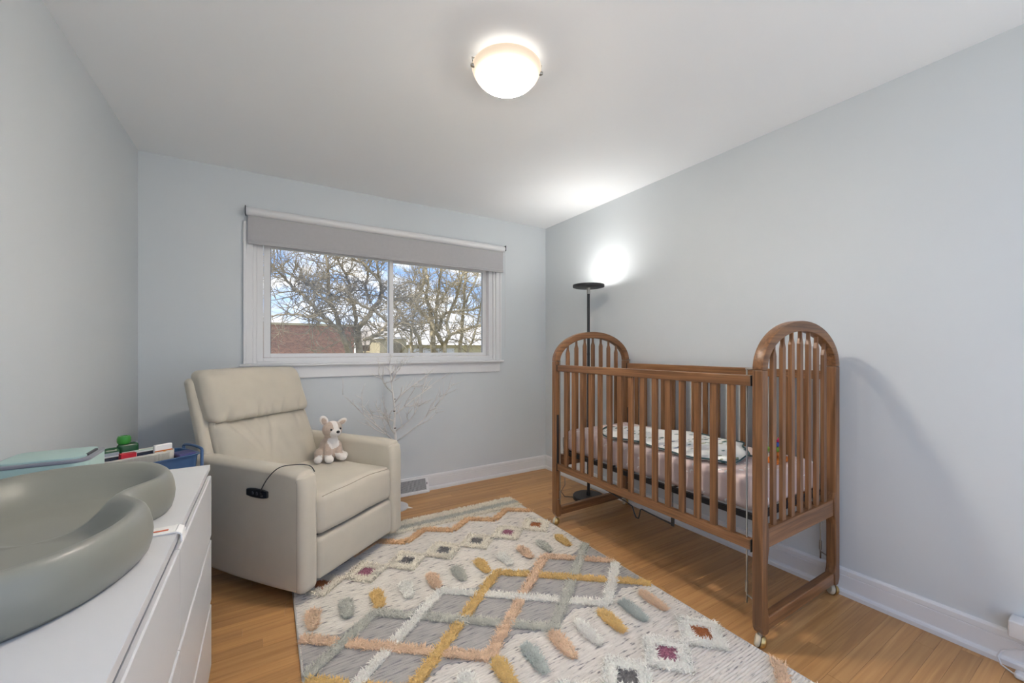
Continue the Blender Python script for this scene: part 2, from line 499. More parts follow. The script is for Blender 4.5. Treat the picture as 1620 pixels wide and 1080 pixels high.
n.links.new(rp.outputs[0], b.inputs['Emission Color']); n.links.new(st.outputs[0], b.inputs['Emission Strength'])
M_DOME = m
M_HALO_SHELL = emit('halo_shell_glow', (1.0, 0.92, 0.82, 1), 1.0)
M_HALO_SHELL.node_tree.nodes['Principled BSDF'].inputs['Base Color'].default_value = (0.25, 0.24, 0.22, 1)
dome_r, dome_h, rim_z = 0.148, 0.088, ZC - 0.036
prof = [(dome_r * math.sin(a), rim_z - dome_h * (math.cos(a) - math.cos(R(80))) / (1 - math.cos(R(80)))) for a in [R(80) * i / 14 for i in range(15)]]
prof = [(r_ / math.sin(R(80)), z) for r_, z in prof]
inner = [(r_ * 0.975, z + 0.004) for r_, z in reversed(prof)]
dome = build('glass_dome', MB().lathe(prof + inner[:1], (LX, LY, 0), 56), M_DOME, cl, smooth=True)
dome.modifiers.new('thick', 'SOLIDIFY').thickness = 0.0005
build('dome_halo_shell', MB().lathe([(r_ * 0.97, z + 0.005) for r_, z in prof], (LX, LY, 0), 48), M_HALO_SHELL, dome, smooth=True)  # added inner shell, holds back the dome's upward glow to limit the ceiling halo
for an in (R(165), R(-28), R(68)):
    px_, py_ = LX + 0.143 * math.cos(an), LY + 0.143 * math.sin(an)
    k = MB().lathe([(0.0, -0.012), (0.007, -0.012), (0.0085, -0.009), (0.0085, 0.006), (0.006, 0.012), (0.0, 0.013)], (0, 0, 0), 16, ax=0)
    k.xf(Matrix.Translation((px_, py_, rim_z - 0.012)) @ Matrix.Rotation(an, 4, 'Z'))
    build('clip_knob', k, M_CHROME, cl, smooth='angle')
    build('clip_arm', MB().tube([(LX + 0.075 * math.cos(an), LY + 0.075 * math.sin(an), ZC - 0.012), (LX + 0.150 * math.cos(an), LY + 0.150 * math.sin(an), ZC - 0.016), (px_, py_, rim_z - 0.012)], 0.003, 6), M_CHROME, cl, smooth=True)

# ------------------------------------------------------------------ crib
Y0, Y1 = 0.868, 2.212            # end frames
XA, XB = 1.712, 2.388            # front and wall side post centres
crib = thing('crib', 'oak baby crib with arched slatted ends on brass casters', 'crib', ((XA + XB) / 2, (Y0 + Y1) / 2, 0))
ZS, ZT = 1.125, 1.335            # springing and top of the arch
PW = 0.021                       # half width of a post
def post_poly(xc, s):
    """outline in the x-z plane of one post with its rounded foot and the curved brackets towards the rails"""
    i = -s                       # towards the middle of the frame
    p = [(xc + s * PW, ZS)]
    p += [(xc + s * PW, 0.095), (xc + s * (PW - 0.004), 0.078), (xc + s * (PW - 0.012), 0.064), (xc + s * 0.004, 0.058)]
    p += [(xc + i * PW, 0.058), (xc + i * (PW + 0.010), 0.066), (xc + i * (PW + 0.012), 0.118)]
    p += [(xc + i * (PW + 0.009), 0.124), (xc + i * (PW + 0.003), 0.138), (xc + i * PW, 0.16)]
    p += [(xc + i * PW, 0.335), (xc + i * (PW + 0.001), 0.355), (xc + i * (PW + 0.005), 0.378), (xc + i * (PW + 0.012), 0.400), (xc + i * (PW + 0.012), 0.470), (xc + i * (PW + 0.006), 0.492), (xc + i * PW, 0.51), (xc + i * PW, ZS)]
    return p
XM = (XA + XB) / 2
AW = (XB - XA) / 2 + PW          # outer half width of the arch
for Ye, inward in ((Y0, 1), (Y1, -1)):
    ya, yb = Ye - 0.021, Ye + 0.021
    for xc, s in ((XA, -1), (XB, 1)):
        post = build('post', MB().prism(post_poly(xc, s), 1, ya, yb), M_WZ, crib, bevel=0.004)
        # ball caster
        cy_ = Ye
        stem = build('caster_stem', MB().lathe([(0.0, 0.075), (0.008, 0.075), (0.008, 0.052), (0.010, 0.050), (0.010, 0.047), (0.0, 0.047)], (xc, cy_, 0), 14), M_CHROME, post, smooth='angle')
        bowl = MB().lathe([(0.0, 0.024), (0.008, 0.0235), (0.016, 0.0205), (0.022, 0.015), (0.0255, 0.007), (0.026, 0.002), (0.0, 0.002)], (0, 0, 0), 24, ax=0)
        bowl.xf(Matrix.Translation((xc, cy_, 0.0262)) @ Matrix.Rotation(R(-62 if xc == XA else -40), 4, 'Z') @ Matrix.Rotation(R(12), 4, 'Y'))
        build('caster_bowl', bowl, M_BRASS, post, smooth='angle')
        ty = MB().lathe([(0.0, 0.0), (0.022, 0.0), (0.0255, -0.004), (0.0255, -0.012), (0.021, -0.018), (0.0, -0.019)], (0, 0, 0), 24, ax=0)
        ty.xf(Matrix.Translation((xc, cy_, 0.0262)) @ Matrix.Rotation(R(-62 if xc == XA else -40), 4, 'Z') @ Matrix.Rotation(R(12), 4, 'Y'))
        build('caster_wheel', ty, M_RUBBER, post, smooth='angle')
    # arch, an elliptical hoop
    K = 36
    vv = []; ff = []
    for i in range(K + 1):
        a = math.pi * i / K
        cxx, czz = math.cos(a), math.sin(a)
        for (o_r, dy) in ((0, -1), (0, 1), (1, 1), (1, -1)):
            wv = AW if o_r == 0 else AW - 2 * PW
            hv = (ZT - ZS) if o_r == 0 else (ZT - ZS) - 0.046
            vv.append((XM + wv * cxx, Ye + dy * 0.021, ZS + 0.0008 + hv * czz))
    for i in range(K):
        for j in range(4):
            ff.append((i * 4 + j, i * 4 + (j + 1) % 4, (i + 1) * 4 + (j + 1) % 4, (i + 1) * 4 + j))
    ff += [(0, 1, 2, 3), (K * 4 + 3, K * 4 + 2, K * 4 + 1, K * 4)]
    arch = build('arch', MB().add(vv, ff), M_WX, crib, bevel=0.004, smooth='angle')
    build('end_rail', MB().box(XA + PW + 0.012, XB - PW - 0.012, Ye - 0.015, Ye + 0.015, 0.400, 0.478), M_WX, crib, bevel=0.003)
    build('stretcher', MB().box(XA + PW + 0.012, XB - PW - 0.012, Ye - 0.017, Ye + 0.017, 0.066, 0.120), M_WX, crib, bevel=0.004)
    # seven end slats with necked tops running into the arch
    for i in range(7):
        xs = XM + (i - 3) * 0.0785
        u = (xs - XM) / (AW - 2 * PW)
        zt = ZS + (ZT - ZS - 0.046) * math.sqrt(1 - u * u) + 0.012
        hw = 0.0142
        sh = zt - 0.066
        po = [(xs - hw, 0.470), (xs - hw, sh), (xs - hw + 0.003, sh + 0.010), (xs - 0.0055, sh + 0.026), (xs - 0.0045, zt), (xs + 0.0045, zt), (xs + 0.0055, sh + 0.026), (xs + hw - 0.003, sh + 0.010), (xs + hw, sh), (xs + hw, 0.470)]
        build('end_slat', MB().prism(po, 1, Ye - 0.008, Ye + 0.008), M_WZ, crib, bevel=0.0022)
    # fixing plates and pin on the inside of the posts
    for xc, s in ((XA, -1), (XB, 1)):
        yin = Ye + inward * 0.021
        xb_ = xc + s * 0.004
        build('hanger_plate', MB().box(xb_ - 0.008, xb_ + 0.008, min(yin, yin + inward * 0.004), max(yin, yin + inward * 0.004), 0.43, 0.76), M_BLACKM, crib, bevel=0.001)

def side(xc, name_pre, front):
    zt0, zt1 = 1.058, 1.102
    zb0, zb1 = 0.384, 0.428
    ya, yb = Y0 + 0.030, Y1 - 0.030
    build('top_rail', MB().box(xc - 0.014, xc + 0.014, ya, yb, zt0, zt1), M_WY, crib, bevel=0.004)
    build('bottom_rail', MB().box(xc - 0.014, xc + 0.014, ya, yb, zb0, zb1), M_WY, crib, bevel=0.004)
    for i in range(15):
        ys = 0.985 + i * 0.0797
        build('side_slat', MB().box(xc - 0.008, xc + 0.008, ys - 0.0155, ys + 0.0155, zb1 - 0.004, zt0 + 0.004), M_WZ, crib, bevel=0.002)
    for ye, d in ((Y0 + 0.052, -1), (Y1 - 0.046, 1)):
        g = 0.0035
        yp = Y0 + 0.021 if d < 0 else Y1 - 0.021
        pts = [(xc, yp, 1.128), (xc, ye - d * 0.004, 1.128), (xc, ye, 1.122), (xc, ye, 0.20), (xc, ye, 0.155)]
        rod = build('guide_rod', MB().tube(pts, g, 8), M_CHROME, crib, smooth=True)
        build('rod_spring', MB().lathe([(0.0, 0.245), (0.006, 0.245), (0.006, 0.20), (0.0, 0.20)], (xc, ye, 0), 12), M_CHROME, rod, smooth='angle')
        build('rod_bracket', MB().tube([(xc, ye - d * -0.0, 0.190), (xc, yp, 0.180)], 0.003, 6), M_CHROME, rod, smooth=True)
        build('rail_cap', MB().box(xc - 0.015, xc + 0.015, min(ya, ya - 0.004) if d < 0 else yb, ya if d < 0 else yb + 0.004, zt0, zt1), M_BLACK, crib)
        build('rail_cap', MB().box(xc - 0.015, xc + 0.015, min(ya, ya - 0.004) if d < 0 else yb, ya if d < 0 else yb + 0.004, zb0 - 0.006, zb1), M_BLACK, crib)
side(XA - 0.002, 'front', True)
side(XB, 'rear', False)
# spring frame carrying the mattress
fx0, fx1, fy0, fy1, fz = XA + 0.035, XB - 0.035, Y0 + 0.035, Y1 - 0.035, 0.488
fm = MB().box(fx0, fx1, fy0, fy0 + 0.022, fz, fz + 0.024).box(fx0, fx1, fy1 - 0.022, fy1, fz, fz + 0.024).box(fx0, fx0 + 0.022, fy0 + 0.022, fy1 - 0.022, fz, fz + 0.024).box(fx1 - 0.022, fx1, fy0 + 0.022, fy1 - 0.022, fz, fz + 0.024)
for i in range(1, 9):
    yy = fy0 + (fy1 - fy0) * i / 9
    fm.box(fx0 + 0.022, fx1 - 0.022, yy - 0.004, yy + 0.004, fz + 0.012, fz + 0.020)
build('mattress_support', fm, M_BLACKM, crib, bevel=0.0015)
for xq in (fx0 + 0.011, fx1 - 0.011):
    for ye, yp in ((fy0, Y0 + 0.021), (fy1, Y1 - 0.021)):
        hk = MB().tube([(xq, ye, 0.50), (xq, (ye + yp) / 2, 0.505), (xq, yp, 0.545), (xq, yp, 0.60)], 0.004, 6)
        build('hanger_hook', hk, M_CHROME, crib, smooth=True)
# foot release wire slung under the front side
wx = 1.80
wire = [(wx, Y1 - 0.03, 0.372), (wx, 1.86, 0.342), (wx, 1.665, 0.318), (wx, 1.615, 0.306), (wx, 1.598, 0.270), (wx, 1.588, 0.253), (wx, 1.570, 0.252), (wx, 1.562, 0.275), (wx, 1.556, 0.306), (wx, 1.545, 0.312), (wx, 1.345, 0.300), (wx, 1.345, 0.325)]
ww = build('release_wire', MB().tube(wire, 0.004, 8), M_BLACKM, crib, smooth=True)
build('wire_bracket', MB().box(wx - 0.004, wx + 0.004, 1.337, 1.353, 0.294, 0.335).tube([(wx, 1.345, 0.33), (wx, 1.345, 0.49)], 0.0025, 6), M_BLACKM, ww)

# mattress with printed fitted sheet
m, n, b = base_mat('pink_sheet_print')
b.inputs['Roughness'].default_value = 0.85
t = n.nodes.new('ShaderNodeTexCoord')
vo = n.nodes.new('ShaderNodeTexVoronoi'); vo.inputs['Scale'].default_value = 17.0; vo.inputs['Randomness'].default_value = 0.75
n.links.new(t.outputs['Object'], vo.inputs['Vector'])
sb = n.nodes.new('ShaderNodeVectorMath'); sb.operation = 'SUBTRACT'
sca = n.nodes.new('ShaderNodeVectorMath'); sca.operation = 'SCALE'; sca.inputs['Scale'].default_value = 1.0
n.links.new(t.outputs['Object'], sb.inputs[0]); n.links.new(vo.outputs['Position'], sb.inputs[1])
def lt(val_socket, thr):
    q = n.nodes.new('ShaderNodeMath'); q.operation = 'LESS_THAN'; q.inputs[1].default_value = thr
    n.links.new(val_socket, q.inputs[0]); return q.outputs[0]
l1 = n.nodes.new('ShaderNodeVectorMath'); l1.operation = 'LENGTH'; n.links.new(sb.outputs[0], l1.inputs[0])
of = n.nodes.new('ShaderNodeVectorMath'); of.operation = 'ADD'; of.inputs[1].default_value = (0.004, 0.005, 0.004); n.links.new(sb.outputs[0], of.inputs[0])
l2 = n.nodes.new('ShaderNodeVectorMath'); l2.operation = 'LENGTH'; n.links.new(of.outputs[0], l2.inputs[0])
a1 = lt(l1.outputs['Value'], 0.0135); a2 = lt(l2.outputs['Value'], 0.0118)
mu = n.nodes.new('ShaderNodeMath'); mu.operation = 'SUBTRACT'; mu.use_clamp = True
n.links.new(a1, mu.inputs[0]); n.links.new(a2, mu.inputs[1])
mxn = n.nodes.new('ShaderNodeMixRGB'); mxn.inputs[1].default_value = srgb(214, 195, 189); mxn.inputs[2].default_value = srgb(250, 249, 246)
n.links.new(mu.outputs[0], mxn.inputs[0]); n.links.new(mxn.outputs[0], b.inputs['Base Color'])
M_SHEET = m
def mfn(x, yv, z):
    # sheet gathered towards the bottom, gently crowned top
    d = mnoise.noise((x * 9, yv * 9, z * 4))
    k = max(0.0, (0.60 - z) / 0.09)
    if z > 0.62:
        z += 0.008 * max(0, 1 - ((x - 2.05) / 0.3) ** 2) * max(0, 1 - ((yv - 1.54) / 0.62) ** 2)
    gather = 0.004 * math.sin(yv * 70 + 3 * math.sin(yv * 13)) * min(k, 1)
    gx = 0.004 * math.sin(x * 80) * min(k, 1)
    if x < 1.80: x += gather + 0.003 * d
    if x > 2.30: x -= gather
    if yv < 0.98: yv += gx
    if yv > 2.1: yv -= gx
    return (x, yv, z)
mat_o = build('mattress', MB().rbox(1.758, 2.342, 0.912, 2.168, 0.513, 0.660, 0.035, 5, 26, mfn), M_SHEET, smooth=True)
tag(mat_o, 'crib mattress in a dusty pink sheet printed with small moons', 'mattress')

# leaf print cloth with green edge lying on the mattress
m, n, b = base_mat('leaf_print_cloth')
b.inputs['Roughness'].default_value = 0.9
t = n.nodes.new('ShaderNodeTexCoord')
mpn = n.nodes.new('ShaderNodeMapping'); mpn.inputs['Scale'].default_value = (1.0, 2.3, 0.2); mpn.inputs['Rotation'].default_value = (0, 0, R(25))
n.links.new(t.outputs['Object'], mpn.inputs[0])
vo = n.nodes.new('ShaderNodeTexVoronoi'); vo.inputs['Scale'].default_value = 14
n.links.new(mpn.outputs[0], vo.inputs['Vector'])
q = n.nodes.new('ShaderNodeMath'); q.operation = 'LESS_THAN'; q.inputs[1].default_value = 0.29
n.links.new(vo.outputs['Distance'], q.inputs[0])
hue = n.nodes.new('ShaderNodeValToRGB'); hue.color_ramp.interpolation = 'CONSTANT'
hue.color_ramp.elements[0].color = srgb(92, 122, 116); hue.color_ramp.elements[1].color = srgb(150, 158, 130); hue.color_ramp.elements[1].position = 0.5
e2 = hue.color_ramp.elements.new(0.75); e2.color = srgb(112, 120, 150)
n.links.new(vo.outputs['Color'], hue.inputs[0])
mxn = n.nodes.new('ShaderNodeMixRGB'); mxn.inputs[1].default_value = srgb(232, 234, 230)
n.links.new(q.outputs[0], mxn.inputs[0]); n.links.new(hue.outputs[0], mxn.inputs[2]); n.links.new(mxn.outputs[0], b.inputs['Base Color'])
M_LEAF = m
M_TEALEDGE = plain('green_binding', srgb(64, 92, 94), 0.85)
outl = [(1.80, 1.86), (1.90, 1.95), (2.02, 1.96), (2.13, 1.82), (2.25, 1.66), (2.30, 1.46), (2.29, 1.26), (2.19, 1.20), (2.07, 1.10), (1.93, 1.07), (1.84, 1.10), (1.80, 1.20), (1.79, 1.34), (1.81, 1.50), (1.79, 1.66), (1.78, 1.78)]
def smooth_closed(p, k=4):
    out = []
    N = len(p)
    for i in range(N):
        a, b_, c_, d_ = [Vector(p[(i + j) % N]) for j in (-1, 0, 1, 2)]
        for s_ in range(k):
            t_ = s_ / k
            out.append(0.5 * ((2 * b_) + (-a + c_) * t_ + (2 * a - 5 * b_ + 4 * c_ - d_) * t_ ** 2 + (-a + 3 * b_ - 3 * c_ + d_) * t_ ** 3))
    return out
def cloth_z(x, yv):
    d = 0.008 * max(0, 1 - ((x - 2.05) / 0.3) ** 2) * max(0, 1 - ((yv - 1.54) / 0.62) ** 2)
    return 0.6635 + d + 0.020 * (0.5 + 0.5 * mnoise.noise((x * 8, yv * 8, 0))) + 0.004 * math.sin(x * 30 + yv * 22)
oc = smooth_closed(outl)
ctr = Vector((2.03, 1.50)); RN = 8; vv = [(ctr.x, ctr.y, cloth_z(*ctr) + 0.014)]; ff = []
N = len(oc)
for r_ in range(1, RN + 1):
    for p in oc:
        q_ = ctr + (p - ctr) * (r_ / RN)
        vv.append((q_.x, q_.y, cloth_z(q_.x, q_.y) + (0.014 if r_ < RN else 0.002)))
for j in range(N):
    ff.append((0, 1 + j, 1 + (j + 1) % N))
    for r_ in range(RN - 1):
        ff.append((1 + r_ * N + j, 1 + (r_ + 1) * N + j, 1 + (r_ + 1) * N + (j + 1) % N, 1 + r_ * N + (j + 1) % N))
bk = thing('baby_wrap', 'white leaf print baby wrap with dark green edging lying on the mattress', 'blanket', (2.03, 1.5, 0.665))
cloth = build('cloth', MB().add(vv, ff), M_LEAF, bk, smooth=True)
sol = cloth.modifiers.new('thick', 'SOLIDIFY'); sol.thickness = 0.004
build('edging', MB().tube([(p.x, p.y, cloth_z(p.x, p.y) + 0.006) for p in oc], 0.004, 6, closed=True), M_TEALEDGE, bk, smooth=True)
build('tie', MB().tube([(2.07, 1.10, 0.676), (2.10, 1.070, 0.675), (2.135, 1.060, 0.672), (2.165, 1.075, 0.672), (2.185, 1.10, 0.672)], 0.0045, 6), M_TEALEDGE, bk, smooth=True)

# bead toy and board book at the near end of the mattress
toy = thing('bead_toy', 'bright bead toy with yellow frame and coloured beads behind the near crib slats', 'toy', (2.10, 1.0, 0.67))
build('toy_base', MB().rbox(2.06, 2.20, 0.965, 1.035, 0.6615, 0.682, 0.008), M_ORANGE, toy, smooth='angle')
M_TY = plain('toy_yellow', srgb(228, 206, 40), 0.4); M_TB = plain('toy_blue', srgb(42, 96, 190), 0.4); M_TP = plain('toy_magenta', srgb(190, 30, 96), 0.4)
M_TG = plain('toy_green', srgb(120, 170, 60), 0.4)
build('toy_frame', MB().tube([(2.075, 1.0, 0.68), (2.075, 1.0, 0.76), (2.09, 1.0, 0.775), (2.17, 1.0, 0.775), (2.185, 1.0, 0.76), (2.185, 1.0, 0.68)], 0.005, 8), M_TG, toy, smooth=True)
for i, (mm, zz) in enumerate(((M_TB, 0.697), (M_TP, 0.721), (M_TY, 0.745), (M_TY, 0.768))):
    for xx in (2.092, 2.13, 2.168):
        build('bead', MB().ball((xx, 1.0, zz), 0.0125, 14, 8), [M_TB, M_TP, M_TY, M_ORANGE, M_TG][(i + int(xx * 100)) % 5] if xx != 2.092 else mm, toy, smooth=True)
for xx in (2.092, 2.13, 2.168):
    build('bead_wire', MB().tube([(xx, 1.0, 0.68), (xx, 1.0, 0.775)], 0.002, 6), M_CHROME, toy, smooth=True)
fg = thing('toy_leaf', 'small green leaf shaped teether on the mattress by the wrap', 'toy', (2.263, 1.125, 0.667))
build('leaf', MB().rbox(2.228, 2.298, 1.100, 1.150, 0.668, 0.690, 0.011, 3, 2), M_TG, fg, smooth=True)
build('leaf_stalk', MB().tube([(2.293, 1.125, 0.68), (2.315, 1.115, 0.684), (2.325, 1.10, 0.684)], 0.004, 6), M_GREEN, fg, smooth=True)

# ------------------------------------------------------------------ floor lamp
TX, TY_ = 2.226, 2.452
fl = thing('floor_lamp', 'black torchiere floor lamp with a flat lit disc behind the crib', 'lamp', (TX, TY_, 0))
build('base', MB().lathe([(0.0, 0.0), (0.122, 0.0), (0.125, 0.004), (0.125, 0.026), (0.121, 0.031), (0.0, 0.032)], (TX, TY_, 0), 48), M_BLACKM, fl, smooth='angle')
build('pole', MB().lathe([(0.0, 0.03), (0.016, 0.032), (0.016, 0.06), (0.0115, 0.065), (0.0115, 0.62), (0.0125, 0.62), (0.0125, 0.64), (0.0115, 0.64), (0.0115, 1.16), (0.0125, 1.16), (0.0125, 1.18), (0.0115, 1.18), (0.0115, 1.66), (0.0, 1.66)], (TX, TY_, 0), 20), M_BLACKM, fl, smooth='angle')
build('neck', MB().lathe([(0.0, 1.655), (0.014, 1.655), (0.014, 1.70), (0.018, 1.706), (0.0, 1.706)], (TX, TY_, 0), 20), M_CHROME, fl, smooth='angle')
build('head', MB().lathe([(0.0, 1.704), (0.112, 1.706), (0.125, 1.710), (0.126, 1.716), (0.126, 1.728), (0.1215, 1.728), (0.1215, 1.722), (0.0, 1.722)], (TX, TY_, 0), 56), M_BLACKM, fl, smooth='angle')
M_LED = emit('led_disc', (1.0, 0.98, 0.95, 1), TORCH_STRENGTH)
build('light_disc', MB().lathe([(0.0, 1.7225), (0.119, 1.7225), (0.119, 1.7255), (0.0, 1.7255)], (TX, TY_, 0), 48), M_LED, fl)
build('power_cord', MB().tube([(TX - 0.10, TY_ + 0.07, 0.012), (TX - 0.14, TY_ + 0.13, 0.005), (TX - 0.09, TY_ + 0.24, 0.004), (TX + 0.05, TY_ + 0.36, 0.004), (TX + 0.16, TY_ + 0.50, 0.004)], 0.003, 6), M_BLACK, fl, smooth=True)

# ------------------------------------------------------------------ dresser
DX0, DX1, DY0, DY1, DZ = XL + 0.018, -0.176, 0.573, 1.866, 0.78
dr = thing('dresser', 'white six drawer dresser with plain flat fronts', 'dresser', ((DX0 + DX1) / 2, (DY0 + DY1) / 2, 0))
build('top_panel', MB().box(DX0, DX1, DY0, DY1, DZ - 0.020, DZ), M_WHITE, dr, bevel=0.001)
for ya in (DY0, DY1 - 0.018):
    build('side_panel', MB().box(DX0, DX1 - 0.014, ya, ya + 0.018, 0.0, DZ - 0.0205), M_WHITE, dr, bevel=0.001)
build('carcass', MB().box(DX0, DX1 - 0.022, DY0 + 0.019, DY1 - 0.019, 0.05, DZ - 0.022), M_WHITE, dr)
build('plinth', MB().box(DX0 + 0.01, DX1 - 0.045, DY0 + 0.019, DY1 - 0.019, 0.0, 0.05), M_WHITE, dr)
ymid = (DY0 + DY1) / 2
zz = [0.035, 0.279, 0.519, 0.757]
for (ya, yb) in ((DY0 + 0.001, ymid - 0.0012), (ymid + 0.0012, DY1 - 0.001)):
    for i in range(3):
        za, zb = zz[i], zz[i + 1] - 0.018
        # front with bevelled grip edge along its top
        po = [(DX1 - 0.021, za), (DX1 + 0.004, za), (DX1 + 0.004, zb - 0.003), (DX1 + 0.001, zb), (DX1 - 0.006, zb), (DX1 - 0.021, zb - 0.018)]
        build('drawer_front', MB().prism(po, 1, ya, yb), M_WHITE, dr)

# ------------------------------------------------------------------ changing pad
pad = thing('changing_pad', 'grey green peanut shaped foam changing pad on the white dresser', 'changing pad', (-0.425, 1.24, DZ))
PC = Vector((-0.425, 1.24)); HL, HW = 0.385, 0.232
def pad_out(th):
    c_, s_ = math.cos(th), math.sin(th)
    p = 2.5
    r_ = 1.0 / ((abs(c_) / HW) ** p + (abs(s_) / HL) ** p) ** (1 / p)
    x, yv = r_ * c_, r_ * s_
    x *= 1 - 0.26 * math.exp(-((yv - 0.02) / 0.085) ** 2)
    return x, yv
prof = [(0.0, 0.022), (0.25, 0.023), (0.45, 0.026), (0.55, 0.033), (0.64, 0.047), (0.72, 0.068), (0.78, 0.086), (0.83, 0.097), (0.87, 0.102), (0.905, 0.101), (0.94, 0.095), (0.97, 0.083), (0.99, 0.067), (1.0, 0.048), (0.99, 0.028), (0.965, 0.010), (0.93, 0.001), (0.0, 0.001)]
NT = 120
vv = []; ff = []
def pad_pt(th, s_, z):
    x, yv = pad_out(th)
    # the bowl is measured in from the rim so that the wall keeps its thickness all round
    L = math.hypot(x, yv)
    ins = (1 - s_) * HW
    k = max(0.0, 1 - ins / L) if s_ > 0.45 else s_ * max(0.0, 1 - 0.55 * HW / L) / 0.45
    return (PC.x + x * k, PC.y + yv * k, DZ + 0.0005 + z)
for s_, z in prof:
    for j in range(NT):
        vv.append(pad_pt(2 * math.pi * j / NT, s_, z))
for i in range(len(prof) - 1):
    for j in range(NT):
        j2 = (j + 1) % NT
        ff.append((i * NT + j, i * NT + j2, (i + 1) * NT + j2, (i + 1) * NT + j))
body = build('foam_body', MB().add(vv, ff), M_PAD, pad, smooth=True)
# fastening strap over the dresser edge
ys = 1.235
st_ = MB()
sec = [(-0.30, DZ + 0.0008), (-0.19, DZ + 0.0008), (DX1 - 0.004, DZ + 0.002), (DX1 + 0.006, DZ - 0.004), (DX1 + 0.007, DZ - 0.021)]
for i in range(len(sec) - 1):
    (xa, za), (xb, zb) = sec[i], sec[i + 1]
    nx, nz_ = -(zb - za), (xb - xa); L = math.hypot(nx, nz_); nx, nz_ = nx / L * 0.003, nz_ / L * 0.003
    st_.add([(xa, ys - 0.024, za), (xb, ys - 0.024, zb), (xb, ys + 0.024, zb), (xa, ys + 0.024, za), (xa + nx, ys - 0.024, za + nz_), (xb + nx, ys - 0.024, zb + nz_), (xb + nx, ys + 0.024, zb + nz_), (xa + nx, ys + 0.024, za + nz_)],
            [(0, 3, 2, 1), (4, 5, 6, 7), (0, 1, 5, 4), (1, 2, 6, 5), (2, 3, 7, 6), (3, 0, 4, 7)])
strap = build('strap', st_, M_PAPER, pad)
build('strap_stripe', MB().box(-0.29, -0.195, ys - 0.006, ys + 0.002, DZ + 0.0038, DZ + 0.0044), plain('strap_orange', srgb(206, 98, 60), 0.7), strap)

# ------------------------------------------------------------------ mint wipe box
wb = thing('wipe_box', 'mint green plastic box with grey rim and hinged lid against the left wall', 'box', (-0.545, 1.72, DZ))
bx0, bx1, by0, by1 = -0.640, -0.440, 1.632, 1.812
bxz = 0.897
def slab(x0, x1, y0, y1, z0, z1, r, k=6):
    """flat plate with rounded corners in plan"""
    pts = []
    for cx_, cy_, a0 in ((x1 - r, y1 - r, 0), (x0 + r, y1 - r, 90), (x0 + r, y0 + r, 180), (x1 - r, y0 + r, 270)):
        for i in range(k + 1):
            a = R(a0 + 90 * i / k)
            pts.append((cx_ + r * math.cos(a), cy_ + r * math.sin(a)))
    return MB().prism(pts, 2, z0, z1)
build('body', slab(bx0, bx1, by0, by1, DZ + 0.001, bxz - 0.013, 0.033), M_MINT, wb, bevel=0.001, smooth='angle')
build('rim', slab(bx0 - 0.001, bx1 + 0.001, by0 - 0.001, by1 + 0.001, bxz - 0.0125, bxz - 0.004, 0.034), M_GREYP, wb, bevel=0.0015, smooth='angle')
build('lid', slab(bx0 + 0.012, bx1 - 0.012, by0 + 0.012, by1 - 0.012, bxz - 0.0045, bxz + 0.002, 0.028), M_MINT, wb, bevel=0.002, smooth='angle')
build('lid_latch', MB().rbox(bx1 - 0.016, bx1 - 0.009, 1.68, 1.76, bxz - 0.004, bxz + 0.003, 0.002), M_CHAR, wb, smooth='angle')

# ------------------------------------------------------------------ rolling cart and what lies on it
CA = R(30)
cart = thing('rolling_cart', 'blue three tier rolling cart in the corner past the dresser', 'cart', (-0.446, 2.330, 0), CA)
def lpart(name, mb, mat, parent, **k):
    return build(name, mb, mat, parent, world=False, **k)
CW, CDp = 0.165, 0.112
def tray(z, h):
    m_ = MB()
    K = 7
    def ring(wd, dp, r, zz_):
        out = []
        for cx_, cy_, a0 in ((wd - r, dp - r, 0), (-wd + r, dp - r, 90), (-wd + r, -dp + r, 180), (wd - r, -dp + r, 270)):
            for i in range(K + 1):
                a = R(a0 + 90 * i / K)
                out.append((cx_ + r * math.cos(a), cy_ + r * math.sin(a), zz_))
        return out
    rings = [ring(CW - 0.014, CDp - 0.012, 0.03, z), ring(CW - 0.002, CDp - 0.001, 0.04, z + h), ring(CW + 0.003, CDp + 0.004, 0.044, z + h), ring(CW + 0.003, CDp + 0.004, 0.044, z + h - 0.004),
             ring(CW - 0.004, CDp - 0.003, 0.04, z + h - 0.004), ring(CW - 0.016, CDp - 0.014, 0.03, z + 0.002)]
    # inside face first, outside is the offset shell
    seq = [rings[5], rings[4], rings[3], rings[2], rings[1], rings[0]]
    inner_ = [ring(CW - 0.018, CDp - 0.016, 0.03, z + 0.003), ring(CW - 0.006, CDp - 0.005, 0.04, z + h), ring(CW + 0.004, CDp + 0.005, 0.044, z + h), ring(CW + 0.004, CDp + 0.005, 0.044, z + h - 0.005), ring(CW - 0.003, CDp - 0.002, 0.04, z + h - 0.006), ring(CW - 0.015, CDp - 0.013, 0.03, z)]
    n_ = len(inner_[0]); vv_ = []; ff_ = []
    for q in inner_: vv_ += q
    for i in range(len(inner_) - 1):
        for j in range(n_):
            j2 = (j + 1) % n_
            ff_.append((i * n_ + j, i * n_ + j2, (i + 1) * n_ + j2, (i + 1) * n_ + j))
    ff_.append(tuple(range(n_))); ff_.append(tuple((len(inner_) - 1) * n_ + j for j in reversed(range(n_))))
    return m_.add(vv_, ff_)
for z, h in ((0.625, 0.11), (0.37, 0.09), (0.12, 0.09)):
    lpart('tray', tray(z, h), M_BLUE, cart, smooth='angle')
